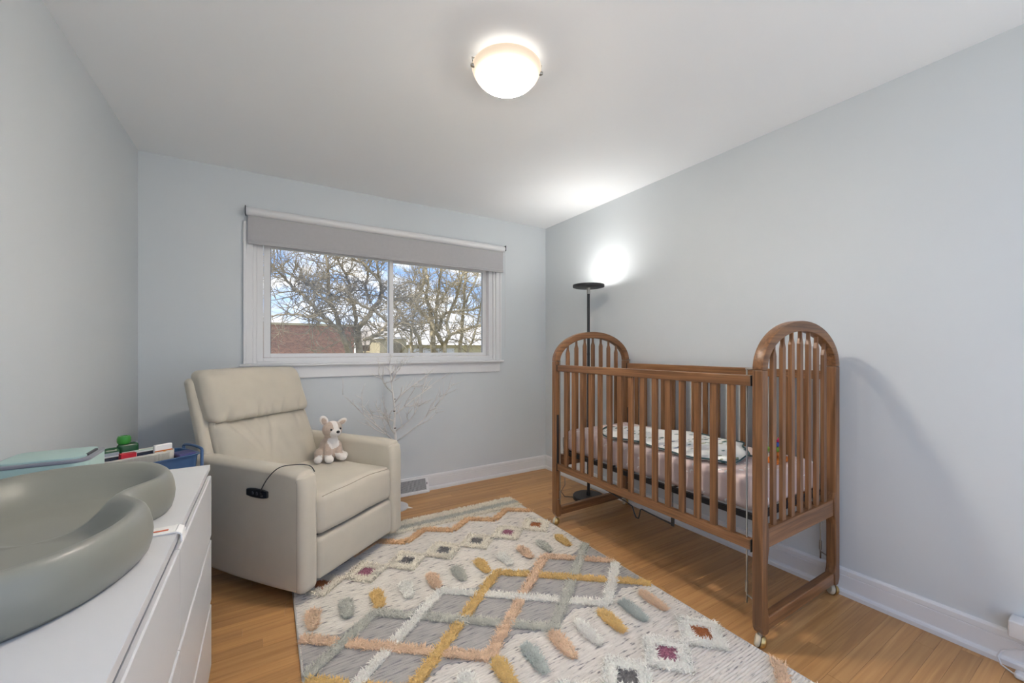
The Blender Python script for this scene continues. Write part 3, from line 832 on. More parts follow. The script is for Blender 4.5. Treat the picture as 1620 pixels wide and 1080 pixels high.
for sx in (-1, 1):
    for sy in (-1, 1):
        px_, py_ = sx * (CW + 0.010), sy * (CDp - 0.026)
        post = lpart('post', MB().tube([(px_, py_, 0.075), (px_, py_, 0.745)], 0.0065, 10), M_BLUE, cart, smooth=True)
        lpart('caster_fork', MB().box(px_ - 0.010, px_ + 0.010, py_ - 0.008, py_ + 0.008, 0.055, 0.077), M_CHROME, post, bevel=0.002)
        wl = MB().lathe([(0.0, -0.010), (0.024, -0.010), (0.027, -0.007), (0.027, 0.007), (0.024, 0.010), (0.0, 0.010)], (px_ + 0.006, py_, 0.0275), 20, ax=1)
        lpart('caster_wheel', wl, M_BLACK, post, smooth='angle')
    lpart('handle', MB().tube([(sx * (CW + 0.010), CDp - 0.026, 0.745)] + [(sx * (CW + 0.010), (CDp - 0.026) * math.cos(a), 0.745 + 0.010 * math.sin(a)) for a in [math.pi * i / 8 for i in range(1, 8)]] + [(sx * (CW + 0.010), -CDp + 0.026, 0.745)], 0.0062, 8), M_BLUE, cart, smooth=True)
def cartpt(lx, ly, z):
    return (cart.location.x + lx * math.cos(CA) - ly * math.sin(CA), cart.location.y + lx * math.sin(CA) + ly * math.cos(CA), z)
# ivory ribbed organiser tray
ot = thing('organiser_tray', 'ivory ribbed organiser tray of baby care things on the blue cart', 'tray', cartpt(-0.035, 0.012, 0.70), CA)
TW, TD = 0.124, 0.078
def open_tray(wd, dp, z0, z1, r, th, flare=0.006):
    def ring(a_, b_, rr, zz_):
        out = []
        for cx_, cy_, a0 in ((a_ - rr, b_ - rr, 0), (-a_ + rr, b_ - rr, 90), (-a_ + rr, -b_ + rr, 180), (a_ - rr, -b_ + rr, 270)):
            for i in range(7):
                a = R(a0 + 15 * i)
                out.append((cx_ + rr * math.cos(a), cy_ + rr * math.sin(a), zz_))
        return out
    seq = [ring(wd - flare - th, dp - flare - th, r - th, z0 + th), ring(wd - th, dp - th, r, z1), ring(wd, dp, r + th, z1), ring(wd - flare, dp - flare, r, z0)]
    n_ = len(seq[0]); vv_ = []; ff_ = []
    for q in seq: vv_ += q
    for i in range(3):
        for j in range(n_):
            j2 = (j + 1) % n_
            ff_.append((i * n_ + j, i * n_ + j2, (i + 1) * n_ + j2, (i + 1) * n_ + j))
    ff_.append(tuple(range(n_))); ff_.append(tuple(3 * n_ + j for j in reversed(range(n_))))
    return MB().add(vv_, ff_)
z_t0, z_t1 = -0.05, 0.062
shell = lpart('tray_shell', open_tray(TW, TD, z_t0 + 0.002 - 0.02, z_t1, 0.03, 0.004), M_IVORY, ot, smooth='angle')
rb = MB()
for i in range(46):
    x = -TW + 0.03 + (2 * TW - 0.06) * i / 45
    for sy in (-1, 1):
        rb.add([(x - 0.0015, sy * (TD - 0.005), z_t0), (x + 0.0015, sy * (TD - 0.005), z_t0), (x + 0.0015, sy * (TD + 0.0012), z_t1 - 0.006), (x - 0.0015, sy * (TD + 0.0012), z_t1 - 0.006), (x, sy * (TD - 0.002), z_t0), (x, sy * (TD + 0.003), z_t1 - 0.006)],
               [(0, 4, 5, 3), (4, 1, 2, 5), (0, 1, 4), (3, 5, 2)])
lpart('ribs', rb, M_IVORY, shell)['kind'] = 'stuff'
def ontray(lx, ly, dz=0.0):
    return (ot.location.x + lx * math.cos(CA) - ly * math.sin(CA), ot.location.y + lx * math.sin(CA) + ly * math.cos(CA), ot.location.z + dz)
# folded navy pouch with papers inside the tray
pch = thing('navy_pouch', 'flat navy cloth pouch lying in the ivory tray', 'pouch', ontray(-0.005, -0.022, 0.0), CA)
lpart('pouch', MB().rbox(-0.108, 0.112, -0.008, 0.014, -0.063, 0.062, 0.010, 3, 3), M_NAVY, pch, smooth=True)
lpart('zip', MB().box(-0.098, 0.102, 0.001, 0.005, 0.0615, 0.065), M_CHAR, pch)
pp = thing('leaflet', 'folded white leaflet standing in the ivory tray behind the pouch', 'paper', ontray(-0.012, 0.012, 0.0), CA)
lpart('sheet', MB().box(-0.105, 0.10, -0.012, -0.008, -0.063, 0.066), M_PAPER, pp)
lpart('sheet', MB().box(-0.02, 0.105, 0.006, 0.010, -0.063, 0.070), plain('pale_green_paper', srgb(205, 218, 208), 0.8), pp)
# two bottles: squat clear one and dark green one with bright cap
b1 = thing('oil_bottle', 'squat dark green bottle with a silver grey label in the ivory tray', 'bottle', ontray(-0.072, 0.030, -0.064), CA)
lpart('glass', MB().rbox(-0.036, 0.036, -0.018, 0.018, 0.0, 0.160, 0.017, 4, 3), M_DGREEN, b1, smooth=True)
lpart('label', MB().rbox(-0.028, 0.028, -0.0205, -0.017, 0.070, 0.142, 0.0015), M_SILVER, b1, smooth='angle')
b2 = thing('wash_bottle', 'dark green bottle with a bright green cap in the ivory tray', 'bottle', ontray(-0.004, 0.050, -0.064), CA)
lpart('glass', MB().rbox(-0.036, 0.036, -0.017, 0.017, 0.0, 0.168, 0.016, 4, 3), M_DGREEN, b2, smooth=True)
lpart('cap', MB().lathe([(0.0, 0.166), (0.019, 0.166), (0.023, 0.175), (0.023, 0.190), (0.019, 0.199), (0.012, 0.200), (0.011, 0.195), (0.0, 0.195)], (-0.012, 0.0, 0.0), 24), M_GREEN, b2, smooth='angle')
# red and white carton
bxr = thing('ointment_box', 'small red and white carton leaning on the front rim of the ivory tray', 'box', ontray(-0.036, -0.050, 0.0), CA + R(-4))
lpart('carton', MB().box(-0.024, 0.024, -0.016, 0.016, -0.062, 0.078), M_RED, bxr, bevel=0.001)
lpart('end_flap', MB().box(0.0242, 0.0250, -0.015, 0.015, -0.06, 0.077), M_PAPER, bxr)
tx = MB(); xq = -0.020
for wq, hq in ((0.004, 0.008), (0.003, 0.005), (0.0035, 0.006), (0.004, 0.005), (0.003, 0.008), (0.004, 0.005), (0.0035, 0.005), (0.004, 0.006)):
    tx.box(xq, xq + wq, -0.0168, -0.0162, 0.050, 0.050 + hq); xq += wq + 0.0012
tx.box(-0.012, 0.012, -0.0168, -0.0162, 0.041, 0.0425)
lpart('print', tx, M_PAPER, bxr)
# sachet with orange stripe
sc_ = thing('wipe_sachet', 'small white sachet with an orange stripe and yellow spot at the tray end', 'packet', ontray(0.084, -0.053, 0.0), CA)
sac = lpart('sachet', MB().rbox(-0.036, 0.030, -0.007, 0.009, -0.060, 0.092, 0.006, 3, 2), M_PAPER, sc_, smooth=True)
lpart('stripe', MB().box(-0.034, 0.028, -0.0082, -0.0066, 0.062, 0.067), M_ORANGE, sac)
lpart('spot', MB().lathe([(0.0, -0.0084), (0.010, -0.0082), (0.010, -0.0066), (0.0, -0.0066)], (0.0, 0.0, 0.052), 16, ax=1), M_YEL, sac)
# indigo lidded box beside the tray
ib = thing('indigo_case', 'indigo plastic lidded case in the near corner of the blue cart', 'case', cartpt(0.122, -0.042, 0.629), CA)
lpart('case_body', MB().rbox(-0.030, 0.034, -0.040, 0.044, 0.0, 0.096, 0.012, 3, 2), M_INDIGO, ib, smooth=True)
lpart('case_lid', MB().rbox(-0.032, 0.036, -0.042, 0.046, 0.094, 0.110, 0.007, 3, 2), M_INDIGO, ib, smooth=True)

# ------------------------------------------------------------------ recliner
RA = R(38)
ru = Vector((math.cos(RA), math.sin(RA)))
r0 = Vector((0.145, 2.097)) + ru * 0.385
ch = thing('recliner', 'cream upholstered recliner armchair with padded headrest', 'armchair', (r0.x, r0.y, 0), RA)
# base: round glide ring on a column
lpart('swivel_base', MB().lathe([(0.0, 0.0), (0.255, 0.0), (0.262, 0.005), (0.262, 0.022), (0.250, 0.028), (0.215, 0.028), (0.205, 0.020), (0.07, 0.022), (0.06, 0.085), (0.0, 0.085)], (0.0, 0.36, 0.0125), 48), M_BLACKM, ch, smooth='angle')
lpart('under_frame', MB().box(-0.28, 0.28, 0.07, 0.66, 0.086, 0.12), M_BLACK, ch)
def wob(x, yv, z, a=0.004, f=5.0):
    return a * mnoise.noise((x * f, yv * f, z * f))
def arm(sgn):
    xo = sgn * 0.335
    def fn(x, yv, z):
        # slightly fuller outside, top falls a touch towards the front, sole curves up to the back
        t_ = (yv) / 0.80
        if z < 0.3: z += 0.045 * max(0, t_ - 0.55) * (0.3 - z) / 0.24
        side_ = (x - xo) / 0.05
        x += 0.006 * side_ * math.sin(math.pi * min(max((z - 0.06) / 0.58, 0), 1)) * (1 - abs(2 * t_ - 1) ** 3)
        if z > 0.5: z += 0.012 * (t_ - 0.2)
        return (x + wob(x, yv, z, 0.0015), yv, z + wob(x, yv, z, 0.002, 4))
    a_ = lpart('arm', MB().rbox(xo - 0.05, xo + 0.05, 0.0, 0.80, 0.055, 0.638, 0.032, 6, 10, lambda x, yv, z: fn(*soft(x, yv, z))), M_UPH, ch, smooth=True)
    # welt round the front panel
    pts = []
    for i in range(9): pts.append((0.036, 0.075 + (0.53 - 0.075) * i / 8))
    for i in range(1, 9):
        a = math.pi / 2 * i / 8
        pts.append((0.036 + 0.055 * (1 - math.cos(a)), 0.575 + 0.055 * math.sin(a)))
    so = xo + sgn * 0.0505
    q = []
    for yy, z in pts:
        p_ = fn(so, yy, z); q.append((p_[0] - sgn * 0.0012, p_[1], p_[2] - (0.0 if z < 0.55 else 0.004)))
    lpart('seam', MB().tube(q[:11], 0.0012, 5), M_SEAM, a_, smooth=True)
    return a_
def soft(x, yv, z):
    # large radius on the top front corner
    rr = 0.065
    if yv < rr and z > 0.638 - rr:
        dy, dz = rr - yv, z - (0.638 - rr)
        L = max(dy, dz); H_ = math.hypot(dy, dz)
        if H_ > 1e-6:
            k_ = L / H_
            yv, z = rr - dy * k_, 0.638 - rr + dz * k_
    return x, yv, z
arm_l = arm(-1); arm_r = arm(1)
def seatfn(x, yv, z):
    if z > 0.42:
        z += 0.022 * (1 - (x / 0.29) ** 2) * (1 - min(1, abs((yv - 0.28) / 0.36)) ** 2)
    if yv < 0.08:
        yv -= 0.012 * (1 - (x / 0.30) ** 4) * math.sin(math.pi * min(max((z - 0.285) / 0.21, 0), 1))
    return (x, yv + wob(x, 0, z, 0.003, 6), z + wob(x, yv, 0, 0.005, 6))
seat = lpart('seat_cushion', MB().rbox(-0.283, 0.283, 0.004, 0.70, 0.291, 0.488, 0.038, 6, 18, seatfn), M_UPH, ch, smooth=True)
lpart('seam', MB().tube([tuple(a + o for a, o in zip(seatfn(x, 0.0150, 0.4770), (0, -0.0003, 0.0003))) for x in [-0.255 + 0.51 * i / 30 for i in range(31)]], 0.0016, 5), M_SEAM, seat, smooth=True)
def footfn(x, yv, z):
    if yv < 0.04: yv -= 0.008 * (1 - (x / 0.30) ** 4) * math.sin(math.pi * min(max((z - 0.08) / 0.2, 0), 1))
    return (x, yv + wob(x, 0, z, 0.002, 6), z)
lpart('footrest', MB().rbox(-0.282, 0.282, 0.006, 0.070, 0.078, 0.284, 0.022, 5, 12, footfn), M_UPH, ch, smooth=True)
# back: outer shell, lower cushion, headrest pillow
def lean(z): return 0.40 * (z - 0.5)
def shellfn(x, yv, z):
    k_ = 1 - 0.06 * max(0, (z - 0.7) / 0.4)
    return (x * k_, yv + lean(z), z)
lpart('back_shell', MB().rbox(-0.355, 0.355, 0.660, 0.735, 0.20, 1.045, 0.030, 5, 12, shellfn), M_UPH, ch, smooth=True)
def creases(x, z, fold_z):
    """folds running off the gathered seam"""
    c_ = 0.0
    for (x0, sl, L_, a) in ((0.02, -0.35, 0.26, 0.010), (-0.05, -0.25, 0.20, 0.006), (-0.22, 0.9, 0.20, 0.008), (0.20, -0.2, 0.14, 0.004), (-0.14, 0.5, 0.22, 0.005)):
        d = fold_z - z
        if 0 < d < L_:
            xx = x0 - sl * d * -1 if sl < 0 else x0 + sl * d * 0.6
            c_ += a * math.exp(-((x - xx) / 0.016) ** 2) * (1 - d / L_)
    return c_
def lowfn(x, yv, z):
    u = (z - 0.45) / 0.38
    if yv < 0.62:
        yv -= 0.050 * (1 - (x / 0.315) ** 2) * math.sin(math.pi * min(max(u * 0.8 + 0.15, 0), 1))
        yv += 2.2 * creases(x, z, 0.80) + wob(x, 0, z, 0.014, 7) + wob(x, 3, z, 0.006, 16)
        yv += 0.03 * max(0, (z - 0.74) / 0.07) ** 2
    return (x * (1 + 0.03 * math.sin(math.pi * u)), yv + lean(z), z)
lpart('back_cushion', MB().rbox(-0.302, 0.302, 0.605, 0.700, 0.44, 0.825, 0.045, 6, 72, lowfn), M_UPH, ch, smooth=True)
def headfn(x, yv, z):
    u = (z - 0.80) / 0.29
    if yv < 0.63:
        yv -= 0.046 * (1 - abs(x / 0.33) ** 2.6) * math.sin(math.pi * min(max(0.18 + 0.62 * (1 - u), 0), 1))
        for (x0, a, sg) in ((-0.06, 0.030, 0.014), (-0.015, 0.020, 0.014), (0.10, 0.022, 0.014), (0.03, 0.014, 0.018), (-0.24, 0.022, 0.016), (0.22, 0.016, 0.015), (-0.15, 0.012, 0.016)):
            yv += a * math.exp(-((x - x0 - 0.05 * u) / sg) ** 2) * max(0, 1 - u * 2.6)
        yv += wob(x, 1, z, 0.012, 6) + wob(x, 5, z, 0.005, 15)
    z += 0.012 * (1 - (x / 0.32) ** 2) * max(0, u - 0.4) + wob(x, 2, 0, 0.006, 8) * (1 if u < 0.3 else 0.4)
    return (x * (1 + 0.015 * math.sin(math.pi * u)), yv + lean(z), z)
lpart('headrest', MB().rbox(-0.316, 0.316, 0.590, 0.705, 0.802, 1.088, 0.040, 7, 72, headfn), M_UPH, ch, smooth=True)
# control plate on the left side
cpl = lpart('control_plate', MB().rbox(-0.3995, -0.388, 0.208, 0.352, 0.488, 0.534, 0.0055, 3, 6, lambda x, yv, z: (x, yv, 0.511 + (z - 0.511) * (1 - 0.35 * abs((yv - 0.28) / 0.072) ** 3))), M_BLACK, ch, smooth='angle')
for yy in (0.305, 0.275):
    lpart('button', MB().lathe([(0.0, -0.4025), (0.007, -0.402), (0.008, -0.4), (0.008, -0.395), (0.0, -0.395)], (0, yy, 0.511), 16, ax=0), M_CHAR, cpl, smooth='angle')
lpart('usb_port', MB().box(-0.4015, -0.396, 0.236, 0.250, 0.500, 0.507), M_CHROME, cpl)
for sx in (-0.2, 0.2):
    lpart('glide_wheel', MB().lathe([(0.0, -0.012), (0.018, -0.012), (0.02, -0.008), (0.02, 0.008), (0.018, 0.012), (0.0, 0.012)], (sx, 0.70, 0.0205), 18, ax=0), M_BLACK, ch, smooth='angle')
def chpt(lx, ly, z):
    return (ch.location.x + lx * math.cos(RA) - ly * math.sin(RA), ch.location.y + lx * math.sin(RA) + ly * math.cos(RA), z)
cab = [(-0.404, 0.243, 0.515), (-0.412, 0.235, 0.53), (-0.410, 0.20, 0.585), (-0.396, 0.165, 0.63), (-0.375, 0.14, 0.649), (-0.345, 0.11, 0.652), (-0.315, 0.075, 0.650), (-0.290, 0.05, 0.637), (-0.281, 0.035, 0.610)]
cc = [Vector(c_) for c_ in cab]
cv = []
for i in range(len(cc) - 1):
    a, b_, c_, d_ = cc[max(i - 1, 0)], cc[i], cc[i + 1], cc[min(i + 2, len(cc) - 1)]
    for s_ in range(4):
        t_ = s_ / 4
        cv.append(0.5 * ((2 * b_) + (-a + c_) * t_ + (2 * a - 5 * b_ + 4 * c_ - d_) * t_ ** 2 + (-a + 3 * b_ - 3 * c_ + d_) * t_ ** 3))
cv.append(cc[-1])
cabt = thing('charging_cable', 'thin black charging cable looping over the arm of the recliner', 'cable', chpt(-0.40, 0.243, 0.51))
build('cord', MB().tube([chpt(*p) for p in cv], 0.0024, 8), M_BLACK, cabt, smooth=True)
pl0, pl1 = chpt(-0.4015, 0.243, 0.504), chpt(-0.405, 0.243, 0.517)
build('plug', MB().tube([pl0, pl1], 0.004, 8), M_BLACK, cabt, smooth='angle')

# ------------------------------------------------------------------ plush dog
pg = chpt(0.180, 0.385, 0.0)
PZ = 0.508
plush = thing('plush_dog', 'beige and white plush dog sitting on the recliner seat', 'plush toy', (pg[0], pg[1], PZ), R(18))
# local frame: looks along -y
PS = 1.0
blobs = [((0, 0.035, 0.075), (0.058, 0.060, 0.078)), ((0, 0.010, 0.125), (0.044, 0.046, 0.060)), ((0.0, -0.012, 0.200), (0.060, 0.055, 0.053)), ((0.0, -0.055, 0.186), (0.030, 0.032, 0.026)),
         ((-0.032, -0.022, 0.065), (0.024, 0.024, 0.062)), ((0.036, -0.018, 0.065), (0.024, 0.024, 0.062)),
         ((-0.033, -0.040, 0.024), (0.026, 0.032, 0.024)), ((0.048, -0.044, 0.026), (0.027, 0.034, 0.025)),
         ((-0.060, 0.034, 0.042), (0.029, 0.044, 0.042)), ((0.060, 0.038, 0.042), (0.029, 0.044, 0.042)),
         ((-0.084, 0.000, 0.022), (0.023, 0.030, 0.022)), ((0.084, 0.006, 0.022), (0.023, 0.030, 0.022)),
         ((0.0, 0.105, 0.035), (0.018, 0.036, 0.018))]
mbp = MB()
for c_, r_ in blobs: mbp.ball(c_, r_, 20, 12)
tmp = build('body', mbp, M_PAPER, None)
rm = tmp.modifiers.new('r', 'REMESH'); rm.mode = 'VOXEL'; rm.voxel_size = 0.0045
sm = tmp.modifiers.new('s', 'SMOOTH'); sm.iterations = 6; sm.factor = 0.5
dg = bpy.context.evaluated_depsgraph_get()
me = bpy.data.meshes.new_from_object(tmp.evaluated_get(dg))
bpy.data.objects.remove(tmp)
M_FURB = plain('beige_plush', srgb(196, 176, 158), 0.95, var=0.08, vscale=60, bump=0.8, bscale=300, sheen=0.4)
M_FURW = plain('white_plush', srgb(232, 226, 218), 0.95, var=0.04, vscale=60, bump=0.8, bscale=300, sheen=0.4)
me.materials.clear(); me.materials.append(M_FURB); me.materials.append(M_FURW)
for p in me.polygons:
    c_ = p.center
    white = False
    if c_.z < 0.050 and c_.y < (-0.022 if abs(c_.x) < 0.062 else 0.004): white = True
    if c_.y < -0.028 and (c_.x / 0.034) ** 2 + ((c_.z - 0.183) / 0.030) ** 2 < 1: white = True
    if abs(c_.x) < 0.013 + 0.10 * max(0, c_.z - 0.205) and c_.z > 0.195 and c_.y < 0.02: white = True
    if c_.y < 0.0 and (c_.x / 0.036) ** 2 + ((c_.z - 0.122) / 0.042) ** 2 < 1: white = True
    p.material_index = 1 if white else 0
    p.use_smooth = True
bo = bpy.data.objects.new('body', me); COL.objects.link(bo); bo.parent = plush
for sx in (-1, 1):
    e_ = MB().ball((0, 0, 0), (0.024, 0.009, 0.034), 16, 10)
    if sx < 0: Mx = Matrix.Translation((-0.047, 0.0, 0.258)) @ Matrix.Rotation(R(-22), 4, 'Y') @ Matrix.Rotation(R(-20), 4, 'Z')
    else: Mx = Matrix.Translation((0.068, 0.0, 0.238)) @ Matrix.Rotation(R(72), 4, 'Y') @ Matrix.Rotation(R(20), 4, 'Z')
    e_.xf(Mx)
    ear = lpart('ear', e_, M_FURW, plush, smooth=True)
    i_ = MB().ball((0, -0.006, -0.002), (0.015, 0.006, 0.024), 12, 8).xf(Mx)
    lpart('inner_ear', i_, M_FURB, ear, smooth=True)
    lpart('eye', MB().ball((sx * 0.028, -0.058, 0.207), 0.0068, 12, 8), M_BLACK, plush, smooth=True)
lpart('nose', MB().ball((0.0, -0.088, 0.194), (0.011, 0.007, 0.009), 14, 8), M_BLACK, plush, smooth=True)

# ------------------------------------------------------------------ white twig tree behind the recliner
tw = thing('twig_tree', 'white bare twig decorative tree behind the recliner under the window', 'decorative tree', (0.84, 3.08, 0))
build('base_plate', MB().lathe([(0.0, 0.0), (0.098, 0.0), (0.10, 0.004), (0.10, 0.012), (0.094, 0.016), (0.0, 0.018)], (0.84, 3.08, 0), 32), M_WHITE, tw, smooth='angle')
trk = [(0.84, 3.08, 0.016), (0.842, 3.08, 0.30), (0.846, 3.085, 0.54), (0.838, 3.09, 0.62), (0.843, 3.09, 0.72), (0.836, 3.085, 0.80), (0.825, 3.085, 0.88), (0.815, 3.08, 0.95), (0.812, 3.08, 1.01), (0.816, 3.08, 1.06)]
trunk = build('trunk', MB().tube(trk, [0.012, 0.011, 0.010, 0.009, 0.008, 0.007, 0.006, 0.005, 0.004, 0.002], 8), M_TWIG, tw, smooth=True)
mk = MB()
for z in (0.605, 0.735, 0.825, 0.45):
    mk.tube([(0.842 + (0 if z < 0.7 else -0.003), 3.087, z), (0.842 + (0 if z < 0.7 else -0.004), 3.087, z + 0.006)], 0.0098 if z < 0.7 else 0.0084, 8)
build('bark_mark', mk, M_TWIGD, trunk, smooth=True)
tr_ = random.Random(12)
def sprig(p, d, L, r0_, depth, out):
    pts = [Vector(p)]; dv = Vector(d).normalized(); n_ = 4
    for i in range(n_):
        dv = (dv + Vector((tr_.uniform(-.22, .22), tr_.uniform(-.22, .22), tr_.uniform(-.16, .18)))).normalized()
        q_ = pts[-1] + dv * L / n_
        q_.y = min(q_.y, 3.27)
        pts.append(q_)
    out.append((pts, [r0_ * (1 - 0.6 * i / n_) for i in range(n_ + 1)], depth))
    if depth > 0:
        for k_ in range(5 if depth > 1 else 3):
            i = tr_.randint(1, n_)
            dd = (dv + Vector((tr_.uniform(-.8, .8), tr_.uniform(-.7, .5), tr_.uniform(-.5, .75)))).normalized()
            sprig(pts[i], dd, L * tr_.uniform(0.4, 0.62), max(r0_ * 0.62, 0.0021), depth - 1, out)
for (zb, dr_, L) in ((0.50, (0.85, -0.12, 0.50), 0.36), (0.50, (-0.72, -0.15, 0.72), 0.36), (0.71, (0.75, 0.1, 0.42), 0.34), (0.66, (-0.75, -0.1, 0.50), 0.24), (0.80, (0.5, -0.3, 0.35), 0.22),
                     (0.88, (-0.75, -0.2, 0.40), 0.20), (0.96, (0.45, -0.1, 0.65), 0.14), (0.99, (-0.3, 0.1, 0.85), 0.10), (1.02, (0.35, -0.2, 0.5), 0.13), (0.58, (0.6, -0.5, 0.6), 0.26), (0.56, (-0.5, -0.5, 0.5), 0.30)):
    # start on the trunk
    for i in range(len(trk) - 1):
        if trk[i][2] <= zb <= trk[i + 1][2]:
            t_ = (zb - trk[i][2]) / (trk[i + 1][2] - trk[i][2])
            p = Vector(trk[i]).lerp(Vector(trk[i + 1]), t_)
    out = []
    sprig(p, dr_, L * 1.1, 0.0062, 2, out)
    mb_ = MB()
    for pts, rd, dp in out: mb_.tube(pts, rd, 5 if dp else 4)
    build('branch', mb_, M_TWIG, tw, smooth=True)

# ------------------------------------------------------------------ floor register in the back baseboard
vt = thing('air_register', 'white metal baseboard air register under the window', 'air vent', ((VX0 + VX1) / 2, YB, 0))
# slanted box: top at the wall, foot further out
yt, yf_ = YB - 0.022, YB - 0.058
po = [(YB - 0.0005, 0.002), (yf_ - 0.010, 0.002), (yf_ - 0.010, 0.018), (yf_, 0.020), (yt, 0.116), (yt, 0.128), (YB - 0.0005, 0.130)]
hs_ = build('housing', MB().prism(po, 0, VX0 + 0.001, VX1 - 0.001), M_TRIM, vt, bevel=0.0012)
def vpt(x, u, off):
    # point on the slanted face, u from bottom to top
    yy = yf_ + (yt - yf_) * u; z = 0.020 + 0.096 * u
    nx_ = Vector((0, -0.096, 0.036)).normalized()
    return (x, yy + nx_.y * off, z + nx_.z * off)
gx0, gx1 = VX0 + 0.03, VX1 - 0.028
build('grille_back', MB().add([vpt(gx0, 0.07, 0.0008), vpt(gx1, 0.07, 0.0008), vpt(gx1, 0.93, 0.0008), vpt(gx0, 0.93, 0.0008), vpt(gx0, 0.07, 0.0002), vpt(gx1, 0.07, 0.0002), vpt(gx1, 0.93, 0.0002), vpt(gx0, 0.93, 0.0002)], [(0, 1, 2, 3), (7, 6, 5, 4), (0, 4, 5, 1), (1, 5, 6, 2), (2, 6, 7, 3), (3, 7, 4, 0)]), M_DARK, vt)
gr = MB()
for i in range(30):
    x = gx0 + (gx1 - gx0) * i / 29
    gr.add([vpt(x - 0.0035, 0.05, 0.001), vpt(x + 0.0035, 0.05, 0.001), vpt(x + 0.0035, 0.95, 0.001), vpt(x - 0.0035, 0.95, 0.001), vpt(x - 0.0030, 0.05, 0.004), vpt(x + 0.0030, 0.05, 0.004), vpt(x + 0.0030, 0.95, 0.004), vpt(x - 0.0030, 0.95, 0.004)],
           [(4, 5, 6, 7), (0, 1, 5, 4), (1, 2, 6, 5), (2, 3, 7, 6), (3, 0, 4, 7)])
for j in range(12):
    u = 0.08 + 0.84 * j / 11
    gr.add([vpt(gx0, u - 0.012, 0.002), vpt(gx1, u - 0.012, 0.002), vpt(gx1, u + 0.012, 0.002), vpt(gx0, u + 0.012, 0.002)], [(0, 1, 2, 3)])
gg = build('grille', gr, M_VENTG, vt); gg['kind'] = 'stuff'
build('frame_rim', MB().tube([vpt(gx0 - 0.004, 0.02, 0.002), vpt(gx1 + 0.004, 0.02, 0.002), vpt(gx1 + 0.004, 0.98, 0.002), vpt(gx0 - 0.004, 0.98, 0.002)], 0.004, 6, closed=True), M_TRIM, vt, smooth='angle')
build('damper_lever', MB().tube([vpt(gx1 + 0.012, 0.45, 0.0), vpt(gx1 + 0.012, 0.62, 0.008)], 0.003, 6), M_CHAR, vt, smooth='angle')

pf = tag(build('paper_scrap', MB().add([(0.875, 3.045, 0.0008), (0.955, 3.005, 0.0008), (0.925, 3.075, 0.0008), (0.872, 3.095, 0.0008), (0.875, 3.045, 0.002), (0.955, 3.005, 0.0035), (0.925, 3.075, 0.004), (0.872, 3.095, 0.002)],
     [(3, 2, 1, 0), (4, 5, 6, 7), (0, 1, 5, 4), (1, 2, 6, 5), (2, 3, 7, 6), (3, 0, 4, 7)]), M_PAPER), 'scrap of white paper on the floor beside the recliner', 'paper')

# ------------------------------------------------------------------ plug-in and cable low on the right wall
pb = thing('plug_adapter', 'white plug-in adapter low on the right wall above the baseboard', 'adapter', (2.42, 0.27, 0.18))
build('adapter_body', MB().rbox(2.375, 2.4445, 0.235, 0.318, 0.132, 0.196, 0.006, 3, 1), M_WHITE, pb, smooth='angle')
build('wall_plate', MB().rbox(2.438, 2.4447, 0.225, 0.312, 0.131, 0.192, 0.003), M_WHITE, pb, smooth='angle')
cbw = thing('white_cable', 'thin white cable looping down over the right baseboard', 'cable', (2.41, 0.32, 0.0))
lp = [(2.385, 0.20, 0.115), (2.398, 0.25, 0.105), (2.402, 0.30, 0.085), (2.400, 0.335, 0.060), (2.395, 0.345, 0.035), (2.385, 0.335, 0.012), (2.37, 0.305, 0.006), (2.35, 0.25, 0.006), (2.33, 0.18, 0.006)]
build('cord', MB().tube(lp, 0.003, 8), M_WHITE, cbw, smooth=True)
build('switch', MB().rbox(2.345, 2.385, 0.262, 0.300, 0.0008, 0.022, 0.009, 4, 1), M_WHITE, cbw, smooth=True)

# ------------------------------------------------------------------ rug
RX0, RX1, RY0, RY1 = 0.118, 1.682, 0.475, 2.785
rug = thing('rug', 'cream woven rug with shaggy coloured lattice and diamonds', 'rug', ((RX0 + RX1) / 2, (RY0 + RY1) / 2, 0))
# flat weave: real ribs running across the rug
m, n, b = base_mat('cream_flatweave')
b.inputs['Roughness'].default_value = 0.95
t = n.nodes.new('ShaderNodeTexCoord')
mpn = n.nodes.new('ShaderNodeMapping'); mpn.inputs['Scale'].default_value = (20, 170, 1)
n.links.new(t.outputs['Object'], mpn.inputs[0])
nz = n.nodes.new('ShaderNodeTexNoise'); nz.inputs['Scale'].default_value = 1.0; nz.inputs['Detail'].default_value = 2
n.links.new(mpn.outputs[0], nz.inputs[0])
rp = n.nodes.new('ShaderNodeValToRGB')
rp.color_ramp.elements[0].position = 0.30; rp.color_ramp.elements[0].color = srgb(134, 128, 124)
rp.color_ramp.elements[1].position = 0.40; rp.color_ramp.elements[1].color = srgb(218, 210, 197)
q = rp.color_ramp.elements.new(0.75); q.color = srgb(238, 231, 219)
n.links.new(nz.outputs['Fac'], rp.inputs[0]); n.links.new(rp.outputs[0], b.inputs['Base Color'])
n2 = n.nodes.new('ShaderNodeTexNoise'); n2.inputs['Scale'].default_value = 260
n.links.new(t.outputs['Object'], n2.inputs[0])
bp = n.nodes.new('ShaderNodeBump'); bp.inputs['Strength'].default_value = 0.4; bp.inputs['Distance'].default_value = 0.002
n.links.new(n2.outputs['Fac'], bp.inputs['Height']); n.links.new(bp.outputs[0], b.inputs['Normal'])
M_WEAVE = m
RIB = 0.0115
nr = int((RY1 - RY0) / RIB)
prof = []
for i in range(nr):
    for j, h in ((0.0, 0.0035), (0.15, 0.0085), (0.4, 0.0110), (0.62, 0.0108), (0.85, 0.0080)):
        prof.append((RY0 + (i + j) * RIB, h))
prof.append((RY0 + nr * RIB, 0.003))
xs_ = [RX0 + (RX1 - RX0) * i / 24 for i in range(25)]
vv = []; ff = []
